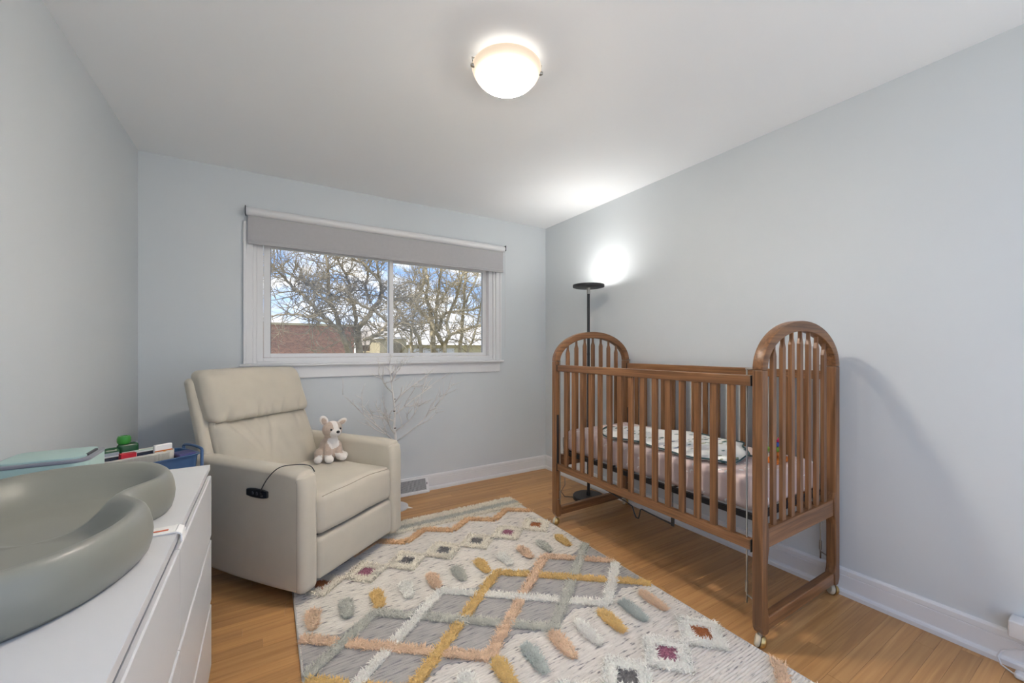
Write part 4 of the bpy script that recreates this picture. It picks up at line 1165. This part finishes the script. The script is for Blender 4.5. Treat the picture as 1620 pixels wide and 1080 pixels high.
for i, (yy, z) in enumerate(prof):
    for j, x in enumerate(xs_):
        e_x = 0.003 * math.sin(yy * 31) if j in (0, 24) else 0
        vv.append((x + e_x, yy + 0.0012 * math.sin(x * 40 + i // 5 * 1.3), z + 0.0006 * math.sin(x * 170 + (i // 5) * 2.1)))
nx_ = len(xs_)
for i in range(len(prof) - 1):
    for j in range(nx_ - 1):
        ff.append((i * nx_ + j, i * nx_ + j + 1, (i + 1) * nx_ + j + 1, (i + 1) * nx_ + j))
k0 = len(vv)
vv += [(RX0, RY0, 0.0006), (RX1, RY0, 0.0006), (RX1, RY1 - 0.004, 0.0006), (RX0, RY1 - 0.004, 0.0006)]
ff.append((k0 + 3, k0 + 2, k0 + 1, k0))
build('flat_weave', MB().add(vv, ff), M_WEAVE, rug, smooth=True, recalc=False)
# edge binding
build('edge_binding', MB().tube([(RX0 - 0.001, RY0, 0.0055), (RX0 - 0.001, 1.6, 0.0055), (RX0 - 0.001, RY1, 0.0055)], 0.005, 6), plain('rug_binding', srgb(206, 202, 196), 0.95, bump=0.5), rug, smooth=True)
build('edge_binding', MB().tube([(RX1 + 0.001, RY0, 0.0055), (RX1 + 0.001, 1.6, 0.0055), (RX1 + 0.001, RY1, 0.0055)], 0.005, 6), MATS['rug_binding'], rug, smooth=True)

# grey short pile ground inside the lattice
m, n, b = base_mat('grey_short_pile')
b.inputs['Roughness'].default_value = 1.0
t = n.nodes.new('ShaderNodeTexCoord')
mpn = n.nodes.new('ShaderNodeMapping'); mpn.inputs['Scale'].default_value = (16, 120, 1)
n.links.new(t.outputs['Object'], mpn.inputs[0])
nz = n.nodes.new('ShaderNodeTexNoise'); nz.inputs['Scale'].default_value = 1.0; nz.inputs['Detail'].default_value = 3
n.links.new(mpn.outputs[0], nz.inputs[0])
rp = n.nodes.new('ShaderNodeValToRGB')
rp.color_ramp.elements[0].position = 0.30; rp.color_ramp.elements[0].color = srgb(116, 116, 122)
rp.color_ramp.elements[1].position = 0.62; rp.color_ramp.elements[1].color = srgb(182, 178, 172)
q = rp.color_ramp.elements.new(0.42); q.color = srgb(166, 163, 159)
n.links.new(nz.outputs['Fac'], rp.inputs[0]); n.links.new(rp.outputs[0], b.inputs['Base Color'])
n2 = n.nodes.new('ShaderNodeTexNoise'); n2.inputs['Scale'].default_value = 240; n2.inputs['Detail'].default_value = 3
n.links.new(t.outputs['Object'], n2.inputs[0])
bp = n.nodes.new('ShaderNodeBump'); bp.inputs['Strength'].default_value = 0.8; bp.inputs['Distance'].default_value = 0.003
n.links.new(n2.outputs['Fac'], bp.inputs['Height']); n.links.new(bp.outputs[0], b.inputs['Normal'])
M_GREYPILE = m
LYC, LHH, SPX, PX0 = 1.630, 0.255, 0.3155, 0.425
def env(x):
    f_ = (x - PX0) / SPX
    d = abs(f_ - round(f_)) * SPX
    return LHH - d * LHH / (2 * SPX)
xsn = sorted(set([RX0 + 0.004, RX1 - 0.004] + [PX0 + SPX * k / 2 for k in range(-2, 9) if RX0 + 0.004 < PX0 + SPX * k / 2 < RX1 - 0.004]))
vv = []; ff = []
for zq in (0.004, 0.0128):
    for x in xsn:
        vv.append((x, LYC + env(x), zq))
    for x in xsn:
        vv.append((x, LYC - env(x), zq))
L_ = len(xsn)
for i in range(L_ - 1):
    ff.append((2 * L_ + i, 3 * L_ + i, 3 * L_ + i + 1, 2 * L_ + i + 1))
    ff.append((i, i + 1, 2 * L_ + i + 1, 2 * L_ + i)); ff.append((L_ + i + 1, L_ + i, 3 * L_ + i, 3 * L_ + i + 1))
build('grey_ground', MB().add(vv, ff), M_GREYPILE, rug)

def pile_mat(name, c):
    m = plain(name, c, 0.95, var=0.10, vscale=130, bump=0.0, sheen=0.2)
    return m
PILE = {'sage': pile_mat('sage_pile', srgb(202, 200, 186)), 'teal': pile_mat('teal_pile', srgb(188, 194, 185)), 'white': pile_mat('white_pile', srgb(250, 243, 231)), 'yellow': pile_mat('mustard_pile', srgb(230, 194, 124)),
        'peach': pile_mat('peach_pile', srgb(234, 202, 168)), 'rust': pile_mat('rust_pile', srgb(186, 112, 58)), 'plum': pile_mat('plum_pile', srgb(176, 112, 130)), 'grey': pile_mat('dark_grey_pile', srgb(130, 126, 122)),
        'cream': pile_mat('cream_pile', srgb(250, 238, 218)), 'orange': pile_mat('apricot_pile', srgb(238, 198, 150))}
nrs = np.random.RandomState(5)
def blades(pts, h, wid, lean_, zb, dirbias=None):
    """short curved yarn blades rooted at pts (N,2)"""
    N = len(pts)
    if N == 0: return np.zeros((0, 3)), []
    an = nrs.uniform(0, 2 * np.pi, N)
    ln_ = nrs.uniform(0.45, 1.0, N) * lean_
    dx, dy = np.cos(an) * ln_, np.sin(an) * ln_
    if dirbias is not None:
        dx += dirbias[0]; dy += dirbias[1]
    hh = h * nrs.uniform(0.6, 1.15, N)
    wa = an + np.pi / 2 + nrs.uniform(-0.5, 0.5, N)
    wx_, wy_ = np.cos(wa) * wid / 2, np.sin(wa) * wid / 2
    V = np.zeros((N, 5, 3))
    x, yv = pts[:, 0], pts[:, 1]
    V[:, 0] = np.stack([x - wx_, yv - wy_, np.full(N, zb)], 1)
    V[:, 1] = np.stack([x + wx_, yv + wy_, np.full(N, zb)], 1)
    V[:, 2] = np.stack([x + dx * 0.4 + wx_ * 0.9, yv + dy * 0.4 + wy_ * 0.9, zb + hh * 0.65], 1)
    V[:, 3] = np.stack([x + dx * 0.4 - wx_ * 0.9, yv + dy * 0.4 - wy_ * 0.9, zb + hh * 0.65], 1)
    V[:, 4] = np.stack([x + dx, yv + dy, zb + hh], 1)
    base = np.arange(N)[:, None] * 5
    q4 = (base + np.array([[1, 0, 3, 2]])).tolist()
    t3 = (base + np.array([[2, 3, 4]])).tolist()
    return V.reshape(-1, 3), q4 + t3
def pile_part(name, pts, mat, parent, h=0.016, wid=0.0046, lean_=0.024, zb=0.006, mound=None, label=None):
    pts = np.array(pts)
    keep = (pts[:, 0] > RX0 + 0.002) & (pts[:, 0] < RX1 - 0.001)
    V, F = blades(pts[keep], h, wid, lean_, zb)
    mb_ = MB(); mb_.v = [tuple(p) for p in V.tolist()]; mb_.f = [tuple(q) for q in F]
    if mound: mb_.add(mound.v, mound.f)
    o = build(name, mb_, mat, parent, recalc=False)
    o['kind'] = 'stuff'
    if label: o['label'] = label
    return o
DENS = 62000
def strip_pts(poly, hw, skip=()):
    out = []
    for i in range(len(poly) - 1):
        a, b_ = np.array(poly[i]), np.array(poly[i + 1])
        L = np.linalg.norm(b_ - a)
        if L < 1e-6: continue
        N = int(L * hw * 2 * DENS)
        u = nrs.uniform(0, 1, N); v = nrs.uniform(-1, 1, N)
        t_ = (b_ - a) / L; nn = np.array([-t_[1], t_[0]])
        wv = hw * (1 + 0.10 * np.sin(u * L * 90 + i))
        P = a + u[:, None] * (b_ - a) + nn * (v * wv)[:, None]
        out.append(P)
    P = np.concatenate(out)
    for (sx, sy, sr) in skip:
        P = P[(P[:, 0] - sx) ** 2 + (P[:, 1] - sy) ** 2 > sr * sr]
    return P
def strip_mound(poly, hw, z0, z1, skip=()):
    mb_ = MB()
    for i in range(len(poly) - 1):
        a, b_ = Vector(poly[i]), Vector(poly[i + 1])
        L = (b_ - a).length
        if L < 1e-6: continue
        K = max(1, int(L / 0.02)); t_ = (b_ - a) / L; nn = Vector((-t_.y, t_.x))
        for k in range(K):
            p, q_ = a + (b_ - a) * (k / K), a + (b_ - a) * ((k + 1) / K)
            m_ = (p + q_) / 2
            if any((m_.x - sx) ** 2 + (m_.y - sy) ** 2 < (sr * 0.9) ** 2 for sx, sy, sr in skip): continue
            if not (RX0 + 0.01 < m_.x < RX1 - 0.01): continue
            sec = [(-1, z0), (-0.7, z1 * 0.9), (0, z1), (0.7, z1 * 0.9), (1, z0)]
            vv_ = [(p.x + nn.x * s * hw, p.y + nn.y * s * hw, z) for s, z in sec] + [(q_.x + nn.x * s * hw, q_.y + nn.y * s * hw, z) for s, z in sec]
            mb_.add(vv_, [(j, j + 1, j + 6, j + 5) for j in range(4)])
    return mb_
# the woven lattice: zigzag strands sharing one rhythm
HWS = 0.023
strands = []
for k in range(-3, 8):
    strands.append((k, ['sage', 'white', 'yellow', 'peach'][k % 4], PX0 + SPX * k))
def zig(px):
    pts = []
    for j in range(-4, 5):
        pts.append((px + j * 2 * SPX, LYC + (LHH if j % 2 == 0 else -LHH) * 0.985))
    # clip to the rug
    out = []
    for i in range(len(pts) - 1):
        (xa, ya), (xb, yb) = pts[i], pts[i + 1]
        a, c_ = max(xa, RX0 + 0.006), min(xb, RX1 - 0.004)
        if c_ <= a: continue
        f_ = lambda x: ya + (yb - ya) * (x - xa) / (xb - xa)
        if not out: out.append((a, f_(a)))
        out.append((c_, f_(c_)))
    return out
cross = {0: [], 1: [], 2: [], 3: []}
# strands 0..3 cover everything (each repeats after four spacings)
polys = {k: zig(PX0 + SPX * k) for k in range(4)}
def seg_int(p, q_, r_, s_):
    d = (q_[0] - p[0]) * (s_[1] - r_[1]) - (q_[1] - p[1]) * (s_[0] - r_[0])
    if abs(d) < 1e-9: return None
    t_ = ((r_[0] - p[0]) * (s_[1] - r_[1]) - (r_[1] - p[1]) * (s_[0] - r_[0])) / d
    u = ((r_[0] - p[0]) * (q_[1] - p[1]) - (r_[1] - p[1]) * (q_[0] - p[0])) / d
    if 0.01 < t_ < 0.99 and 0.01 < u < 0.99:
        return (p[0] + t_ * (q_[0] - p[0]), p[1] + t_ * (q_[1] - p[1]))
cnt = 0
for a in range(4):
    for b_ in range(a + 1, 4):
        for i in range(len(polys[a]) - 1):
            for j in range(len(polys[b_]) - 1):
                X_ = seg_int(polys[a][i], polys[a][i + 1], polys[b_][j], polys[b_][j + 1])
                if X_:
                    lvl = int(round((X_[1] - LYC) / (LHH / 2)))
                    up = polys[a][i + 1][1] > polys[a][i][1]
                    under = a if ((lvl % 2 == 0) == up) else b_
                    cross[under].append((X_[0], X_[1], 0.030))
for k, cname in ((0, 'sage'), (1, 'white'), (2, 'yellow'), (3, 'peach')):
    pile_part('pile_strand', strip_pts(polys[k], HWS, cross[k]), PILE[cname], rug, mound=strip_mound(polys[k], HWS * 0.92, 0.008, 0.019, cross[k]), zb=0.012, h=0.013, label={'sage': 'sage green shaggy zigzag strand', 'white': 'white shaggy zigzag strand', 'yellow': 'mustard shaggy zigzag strand', 'peach': 'peach shaggy zigzag strand'}[cname])
# leaf shaped tufts in two rows
def leaf(cx_, cy_, L, W, cname):
    N = int(L * W * DENS * 1.25)
    u = nrs.uniform(-1, 1, N); v = nrs.uniform(-1, 1, N)
    kk = np.clip(1 - np.abs(u) ** 5, 0, 1) ** 0.5 * (0.86 + 0.14 * np.sin(u * 2.2 + 0.4))
    P = np.stack([cx_ + v * kk * W / 2 + 0.006 * u, cy_ + u * L / 2], 1)
    md = MB().ball((cx_, cy_, 0.008), (W / 2 * 0.78, L / 2 * 0.86, 0.007), 14, 8)
    md.f = [q for q in md.f]
    pile_part('pile_tuft', P, PILE[cname], rug, mound=md, zb=0.012, h=0.012)
seqA = ['yellow', 'sage', 'peach', 'white']
for i in range(11):
    leaf(1.583 - 0.1405 * i, 1.978, 0.148, 0.060, seqA[i % 4])
seqB = ['peach', 'teal', 'yellow', 'white']
for i in range(11):
    leaf(1.571 - 0.1365 * i, 1.281, 0.158, 0.060, seqB[i % 4])
# shaggy white diamonds with coloured hearts
seqD = ['rust', 'plum', 'grey', 'grey', 'grey', 'plum', 'rust']
for yy, seqd in ((2.250, seqD), (1.030, seqD)):
    for i in range(7):
        xx = 1.567 - 0.2215 * i
        if xx < RX0 + 0.05: continue
        Rr, r_in = 0.121, 0.053
        N = int(2 * Rr * Rr * DENS * 0.9)
        P = nrs.uniform(-1, 1, (N * 2, 2)) * Rr
        s_ = np.abs(P[:, 0]) + np.abs(P[:, 1])
        rounded = (s_ < Rr) & (s_ > r_in)
        P = P[rounded] + np.array([[xx, yy]])
        md = MB()
        for (a, b_) in (((Rr - .01, 0), (0, Rr - .01)), ((0, Rr - .01), (-Rr + .01, 0)), ((-Rr + .01, 0), (0, -Rr + .01)), ((0, -Rr + .01), (Rr - .01, 0))):
            ka = (r_in + 0.004) / Rr
            md.add([(xx + a[0], yy + a[1], 0.008), (xx + b_[0], yy + b_[1], 0.008), (xx + b_[0] * 0.8, yy + b_[1] * 0.8, 0.019), (xx + a[0] * 0.8, yy + a[1] * 0.8, 0.019), (xx + a[0] * ka * 1.2, yy + a[1] * ka * 1.2, 0.019), (xx + b_[0] * ka * 1.2, yy + b_[1] * ka * 1.2, 0.019), (xx + a[0] * ka, yy + a[1] * ka, 0.008), (xx + b_[0] * ka, yy + b_[1] * ka, 0.008)],
                   [(0, 1, 2, 3), (3, 2, 5, 4), (4, 5, 7, 6)])
        dm = pile_part('pile_diamond', P, PILE['white'] if yy < 2 else PILE['cream'], rug, mound=md, zb=0.012, h=0.013)
        N = int(2 * r_in * r_in * DENS * 1.0)
        P = nrs.uniform(-1, 1, (N * 2, 2)) * r_in
        P = P[(np.abs(P[:, 0]) + np.abs(P[:, 1])) < r_in] + np.array([[xx, yy]])
        md = MB().add([(xx + r_in, yy, 0.0135), (xx, yy + r_in, 0.0135), (xx - r_in, yy, 0.0135), (xx, yy - r_in, 0.0135)], [(0, 1, 2, 3)])
        pile_part('diamond_heart', P, PILE[seqd[i]], dm, mound=md, zb=0.010, h=0.010, lean_=0.014)
# zigzags and bands near both ends (mirrored about the middle)
for sgn in (1, -1):
    cY = LYC + sgn * 0.892
    pts = []
    k = 0
    x = 1.685
    while x > RX0 - 0.2:
        pts.append((x, cY + sgn * (-0.055 if k % 2 == 0 else 0.058)))
        x -= 0.157; k += 1
    pile_part('pile_zigzag', strip_pts(pts, 0.022), PILE['orange'] if sgn > 0 else PILE['peach'], rug, mound=strip_mound(pts, 0.020, 0.008, 0.019), zb=0.012, h=0.013)
    for (ya, yb, cn) in ((1.072, 1.148, 'cream'), (1.016, 1.070, 'sage'), (0.972, 1.014, 'cream')):
        ym = LYC + sgn * (ya + yb) / 2
        hw = (yb - ya) / 2
        pl = [(RX0 + 0.004, ym), (RX1 - 0.003, ym)]
        pile_part('pile_band', strip_pts(pl, hw), PILE[cn], rug, mound=strip_mound(pl, hw * 0.95, 0.008, 0.018), zb=0.012, h=0.012)
    # loose yarn ends on the short edge
    # fine cream ground between zigzag and diamonds (low pile)
    yl0, yl1 = sorted((LYC + sgn * 0.74, LYC + sgn * 0.965))

# ------------------------------------------------------------------ outside the window
gnd = tag(build('ground', MB().box(-60, 90, YB + 0.4, 120, -0.75, -0.6), plain('winter_lawn', srgb(120, 116, 84), 0.95, var=0.25, vscale=1.5)), 'winter lawn outside the window', None, None, 'structure')
M_BARK = plain('grey_brown_bark', srgb(150, 138, 114), 0.95, var=0.30, vscale=14, bump=0.8, bscale=50)
M_BARK2 = plain('light_bark', srgb(172, 160, 132), 0.95, var=0.28, vscale=14, bump=0.8, bscale=50)
TREE1 = [
  [(1.56, 9.0, -0.62, 0.13), (1.54, 9.0, 0.57, 0.095), (1.52, 9.07, 1.12, 0.08), (1.38, 8.79, 1.36, 0.064), (1.33, 8.86, 1.57, 0.052)],
  [(1.3, 8.7, 1.57, 0.045), (1.05, 8.71, 1.76, 0.038), (0.81, 8.46, 1.97, 0.033), (0.63, 8.76, 2.24, 0.031), (0.41, 9.04, 2.48, 0.026), (0.19, 8.55, 2.64, 0.02), (0.09, 8.4, 2.68, 0.017), (-0.1, 8.93, 2.87, 0.012)],
  [(1.11, 8.6, 2.03, 0.028), (0.85, 8.48, 2.27, 0.024), (0.72, 8.68, 2.46, 0.024), (0.52, 8.92, 2.62, 0.02), (0.31, 8.4, 2.6, 0.014), (0.05, 8.33, 2.6, 0.008)],
  [(1.01, 8.4, 1.72, 0.03), (0.78, 8.39, 1.79, 0.027), (0.56, 8.16, 1.82, 0.022), (0.35, 8.51, 1.86, 0.018), (0.1, 8.73, 1.81, 0.011)],
  [(1.41, 9.2, 1.51, 0.047), (1.27, 9.09, 1.9, 0.043), (1.19, 9.31, 2.21, 0.04), (1.17, 9.5, 2.51, 0.036), (1.08, 8.96, 2.79, 0.029), (1.05, 8.97, 3.13, 0.023), (1.08, 9.5, 3.69, 0.014)],
  [(1.73, 9.1, -0.62, 0.12), (1.73, 9.1, 0.56, 0.085), (1.75, 9.22, 1.13, 0.076), (1.68, 9.05, 1.63, 0.067), (1.78, 8.76, 1.8, 0.053), (2.03, 9.26, 2.1, 0.049), (2.25, 9.4, 2.42, 0.043), (2.07, 8.86, 2.82, 0.031), (2.03, 8.86, 3.2, 0.02), (2.1, 9.4, 3.81, 0.014)],
  [(1.69, 9.3, 1.68, 0.042), (1.64, 9.19, 2.07, 0.038), (1.61, 9.44, 2.38, 0.035), (1.6, 9.56, 2.65, 0.028), (1.39, 9.02, 2.83, 0.023), (1.26, 9.11, 3.15, 0.017)],
  [(1.93, 8.8, 2.05, 0.027), (1.61, 8.69, 2.14, 0.026), (1.37, 8.91, 2.27, 0.023), (1.18, 9.09, 2.33, 0.02), (0.83, 8.55, 2.3, 0.012)],
  [(2.03, 9.4, 2.24, 0.032), (1.93, 9.5, 2.61, 0.029), (1.94, 9.26, 2.92, 0.021), (1.99, 9.14, 3.25, 0.014)],
  [(1.72, 8.6, 1.39, 0.039), (1.94, 8.48, 1.52, 0.036), (2.18, 8.62, 1.62, 0.033), (2.54, 8.95, 1.77, 0.025), (2.73, 8.49, 1.85, 0.014)],
  [(1.97, 9.0, 2.1, 0.034), (2.25, 8.9, 1.83, 0.028), (2.58, 8.88, 1.66, 0.021), (3.07, 9.34, 1.57, 0.015)],
  [(2.13, 8.9, 2.6, 0.027), (1.79, 8.82, 2.96, 0.023), (1.53, 9.09, 3.18, 0.02), (1.24, 9.08, 3.34, 0.013)],
  [(2.2, 9.2, 2.42, 0.032), (2.45, 9.12, 2.3, 0.028), (2.96, 9.39, 2.44, 0.026), (3.27, 9.38, 2.58, 0.015)],
]
TREE2 = [
  [(3.82, 10.2, -0.62, 0.11), (3.81, 10.2, 0.24, 0.08), (3.76, 10.08, 1.11, 0.07), (3.77, 10.19, 1.7, 0.067), (3.87, 10.56, 2.2, 0.052), (3.59, 10.12, 2.5, 0.041), (3.53, 9.86, 2.92, 0.036), (3.62, 10.37, 3.42, 0.029), (3.6, 10.49, 3.96, 0.017)],
  [(3.6, 10.1, -0.3, 0.05), (3.2, 9.85, 0.3, 0.047), (3.13, 9.9, 1.11, 0.04), (3.12, 9.91, 1.67, 0.032), (3.08, 9.46, 2.24, 0.027), (3.3, 9.72, 2.62, 0.024), (3.51, 10.16, 3.02, 0.021), (3.42, 9.79, 3.47, 0.013)],
  [(3.7, 10.1, 0.0, 0.06), (3.41, 10.0, 0.59, 0.057), (3.42, 10.08, 1.16, 0.049), (3.2, 9.8, 1.6, 0.047), (2.92, 9.83, 1.94, 0.039), (2.84, 10.34, 2.31, 0.032), (2.65, 10.08, 2.57, 0.016)],
  [(3.95, 10.2, -0.3, 0.07), (4.17, 10.3, 0.38, 0.06), (4.17, 10.35, 1.19, 0.056), (3.88, 10.07, 1.58, 0.054), (3.73, 10.23, 1.93, 0.05), (3.56, 10.66, 2.28, 0.043), (3.13, 10.27, 2.42, 0.024), (2.8, 9.95, 2.49, 0.016)],
  [(3.95, 9.95, 0.5, 0.055), (3.99, 9.9, 1.08, 0.05), (4.06, 9.95, 1.39, 0.05), (4.02, 9.67, 1.57, 0.045), (4.03, 9.83, 1.92, 0.041), (4.41, 10.26, 2.44, 0.039), (4.39, 9.87, 2.82, 0.034), (4.35, 9.55, 3.12, 0.025), (4.68, 10.02, 3.75, 0.017)],
  [(4.01, 9.7, 1.54, 0.037), (4.29, 9.58, 1.68, 0.033), (4.84, 9.73, 1.82, 0.027), (5.42, 10.05, 1.96, 0.018)],
  [(4.3, 10.4, -0.5, 0.08), (4.75, 10.6, 0.16, 0.063), (4.78, 10.66, 1.16, 0.055), (4.91, 10.78, 2.08, 0.046), (4.77, 10.34, 2.67, 0.04), (4.83, 10.39, 3.3, 0.034), (5.12, 10.92, 4.07, 0.024)],
  [(3.99, 10.4, 1.76, 0.047), (3.98, 10.51, 2.15, 0.043), (4.02, 10.44, 2.63, 0.039), (3.94, 10.04, 3.21, 0.032), (4.15, 10.43, 3.85, 0.021)],
  [(3.91, 10.1, 1.66, 0.042), (4.06, 10.09, 2.12, 0.038), (4.37, 9.87, 2.23, 0.035), (5.09, 10.23, 2.35, 0.031), (5.72, 10.41, 2.55, 0.019)],
  [(4.4, 10.0, -0.3, 0.05), (4.64, 9.9, 0.39, 0.043), (4.61, 9.79, 1.11, 0.034), (4.83, 9.83, 1.59, 0.027), (5.18, 10.25, 2.18, 0.023), (5.09, 9.91, 2.64, 0.017)],
  [(3.86, 10.2, 2.42, 0.032), (4.06, 10.08, 2.64, 0.029), (4.31, 10.19, 2.98, 0.026), (4.73, 10.56, 3.23, 0.018), (4.86, 10.12, 3.44, 0.013)],
  [(4.84, 10.5, 2.51, 0.032), (5.06, 10.42, 2.97, 0.027), (5.37, 10.7, 3.49, 0.022), (5.43, 10.66, 4.06, 0.015)],
  [(3.49, 9.8, 2.55, 0.026), (3.23, 9.8, 2.82, 0.024), (2.92, 9.56, 2.83, 0.019), (2.75, 9.88, 2.71, 0.012)],
]
orr = random.Random(31)
def spline(pts, k=4):
    P = [Vector(p[:3]) for p in pts]; Rr = [p[3] for p in pts]; op = []; orad = []
    for i in range(len(P) - 1):
        a, b_, c_, d_ = P[max(i - 1, 0)], P[i], P[i + 1], P[min(i + 2, len(P) - 1)]
        for s_ in range(k):
            t_ = s_ / k
            q_ = 0.5 * ((2 * b_) + (-a + c_) * t_ + (2 * a - 5 * b_ + 4 * c_ - d_) * t_ ** 2 + (-a + 3 * b_ - 3 * c_ + d_) * t_ ** 3)
            q_ += Vector((orr.uniform(-1, 1), orr.uniform(-1, 1), orr.uniform(-1, 1))) * 0.018
            op.append(q_); orad.append(Rr[i] + (Rr[i + 1] - Rr[i]) * t_)
    op.append(P[-1]); orad.append(Rr[-1])
    return op, orad
def grow(p, d, L, r0_, depth, out):
    n_ = 4 if depth > 0 else 3
    pts = [p.copy()]; dv = d.normalized()
    for i in range(n_):
        dv = (dv + Vector((orr.uniform(-.30, .30), orr.uniform(-.30, .30), orr.uniform(-.24, .30)))).normalized()
        pts.append(pts[-1] + dv * L / n_)
    out.append((pts, [r0_ * (1 - 0.65 * i / n_) for i in range(n_ + 1)], depth))
    if depth > 0:
        for k_ in range(5 if depth == 2 else 4):
            i = orr.randint(1, n_)
            dd = dv + Vector((orr.uniform(-1, 1), orr.uniform(-.8, .8), orr.uniform(-.7, .9)))
            grow(pts[i], dd, L * orr.uniform(0.4, 0.65), max(r0_ * 0.55, 0.0035), depth - 1, out)
def tree(name, label, limbs, mat, base):
    t_ = thing(name, label, 'tree', base)
    twigs = []
    for li, L in enumerate(limbs):
        P, Rd = spline(L)
        build('trunk' if L[0][2] < -0.55 else 'limb', MB().tube(P, Rd, 9), mat, t_, smooth=True)
        step = 0
        for i in range(2, len(P)):
            if P[i].z < 0.95: continue
            for _ in range(2 if Rd[i] < 0.045 else 1):
                ax_ = (P[i] - P[i - 1]).normalized()
                dd = ax_ * 0.45 + Vector((orr.uniform(-1, 1), orr.uniform(-.8, .8), orr.uniform(-.75, 1.0)))
                grow(P[i], dd, orr.uniform(0.30, 0.75), min(Rd[i] * 0.5, 0.013), 2 if orr.random() < 0.55 else 1, twigs)
    mb_ = MB()
    for pts, rd, dp in twigs: mb_.tube(pts, rd, 3 if dp == 0 else 4, cap=False)
    tg = build('twigs', mb_, mat, t_, recalc=False, smooth=True)
    tg['kind'] = 'stuff'
    return t_
tree('bare_tree', 'large bare winter tree with spreading limbs behind the left pane', TREE1, M_BARK, (1.6, 9.05, -0.6))
tree('bare_tree', 'bare many stemmed winter tree behind the right pane', TREE2, M_BARK2, (3.9, 10.2, -0.6))

# brick building on the left
m, n, b = base_mat('red_brick')
b.inputs['Roughness'].default_value = 0.9
t = n.nodes.new('ShaderNodeTexCoord')
mpn = n.nodes.new('ShaderNodeMapping'); mpn.inputs['Rotation'].default_value = (R(90), 0, 0)
n.links.new(t.outputs['Object'], mpn.inputs[0])
bt = n.nodes.new('ShaderNodeTexBrick'); bt.inputs['Scale'].default_value = 4.0
bt.inputs['Color1'].default_value = srgb(172, 122, 96); bt.inputs['Color2'].default_value = srgb(140, 99, 79); bt.inputs['Mortar'].default_value = srgb(160, 144, 132)
bt.inputs['Mortar Size'].default_value = 0.012
n.links.new(mpn.outputs[0], bt.inputs['Vector']); n.links.new(bt.outputs[0], b.inputs['Base Color'])
M_BRICK = m
M_ROOF = plain('pale_shingles', srgb(196, 192, 186), 0.9, var=0.12, vscale=8)
M_SIDING = plain('cream_siding', srgb(206, 196, 160), 0.8, var=0.05)
M_TAN = plain('tan_wall', srgb(172, 160, 128), 0.9, var=0.10, vscale=2)
bb = thing('brick_building', 'low red brick building behind the bare tree at left', 'building', (-2.0, 24, -0.6))
build('wall', MB().box(-9.0, 3.9, 22, 28, -0.6, 2.36), M_BRICK, bb)
build('parapet', MB().box(-9.1, 4.0, 21.9, 28.1, 2.36, 2.46), M_TAN, bb)
for xw in (-5.5, -2.5):
    wd = build('window', MB().box(xw, xw + 1.3, 21.96, 21.999, 0.4, 1.7), M_TRIM, bb)
    build('pane', MB().box(xw + 0.08, xw + 1.22, 21.94, 21.959, 0.48, 1.62), M_DARK, wd)
gar = thing('garage', 'pale gabled garage behind the trees at right', 'building', (8.0, 21, -0.6))
build('wall', MB().box(4.9, 11.4, 20, 26, -0.6, 1.45), M_SIDING, gar)
rf = MB().prism([(19.6, 1.42), (26.4, 1.42), (23.0, 2.7), ], 0, 4.7, 11.6)
build('roof', rf, M_ROOF, gar)
build('garage_door', MB().box(6.1, 8.6, 19.95, 19.999, -0.6, 1.25), M_WHITE, gar)
for zz_ in (0.0, 0.6):
    build('door_groove', MB().box(6.1, 8.6, 19.94, 19.952, zz_, zz_ + 0.03), M_GREYP, gar)
shed = thing('white_house', 'white sided house with a low roof beyond the garage', 'building', (18.0, 36, -0.6))
build('wall', MB().box(6.5, 24.0, 34, 44, -0.6, 2.2), plain('white_siding', srgb(218, 216, 210), 0.8), shed)
build('roof', MB().prism([(33.4, 2.2), (44.6, 2.2), (39.0, 3.5)], 0, 6.2, 24.3), M_ROOF, shed)
hut = thing('tan_shed', 'small tan shed with flat roof between the two trees', 'building', (4.6, 17, -0.6))
build('wall', MB().box(3.88, 4.95, 16.4, 18.2, -0.6, 1.62), M_TAN, hut)
build('roof', MB().box(3.80, 5.05, 16.3, 18.3, 1.62, 1.70), M_ROOF, hut)
build('door', MB().box(4.35, 4.75, 16.36, 16.399, -0.55, 1.45), plain('dark_tan_door', srgb(120, 108, 82), 0.8), hut)
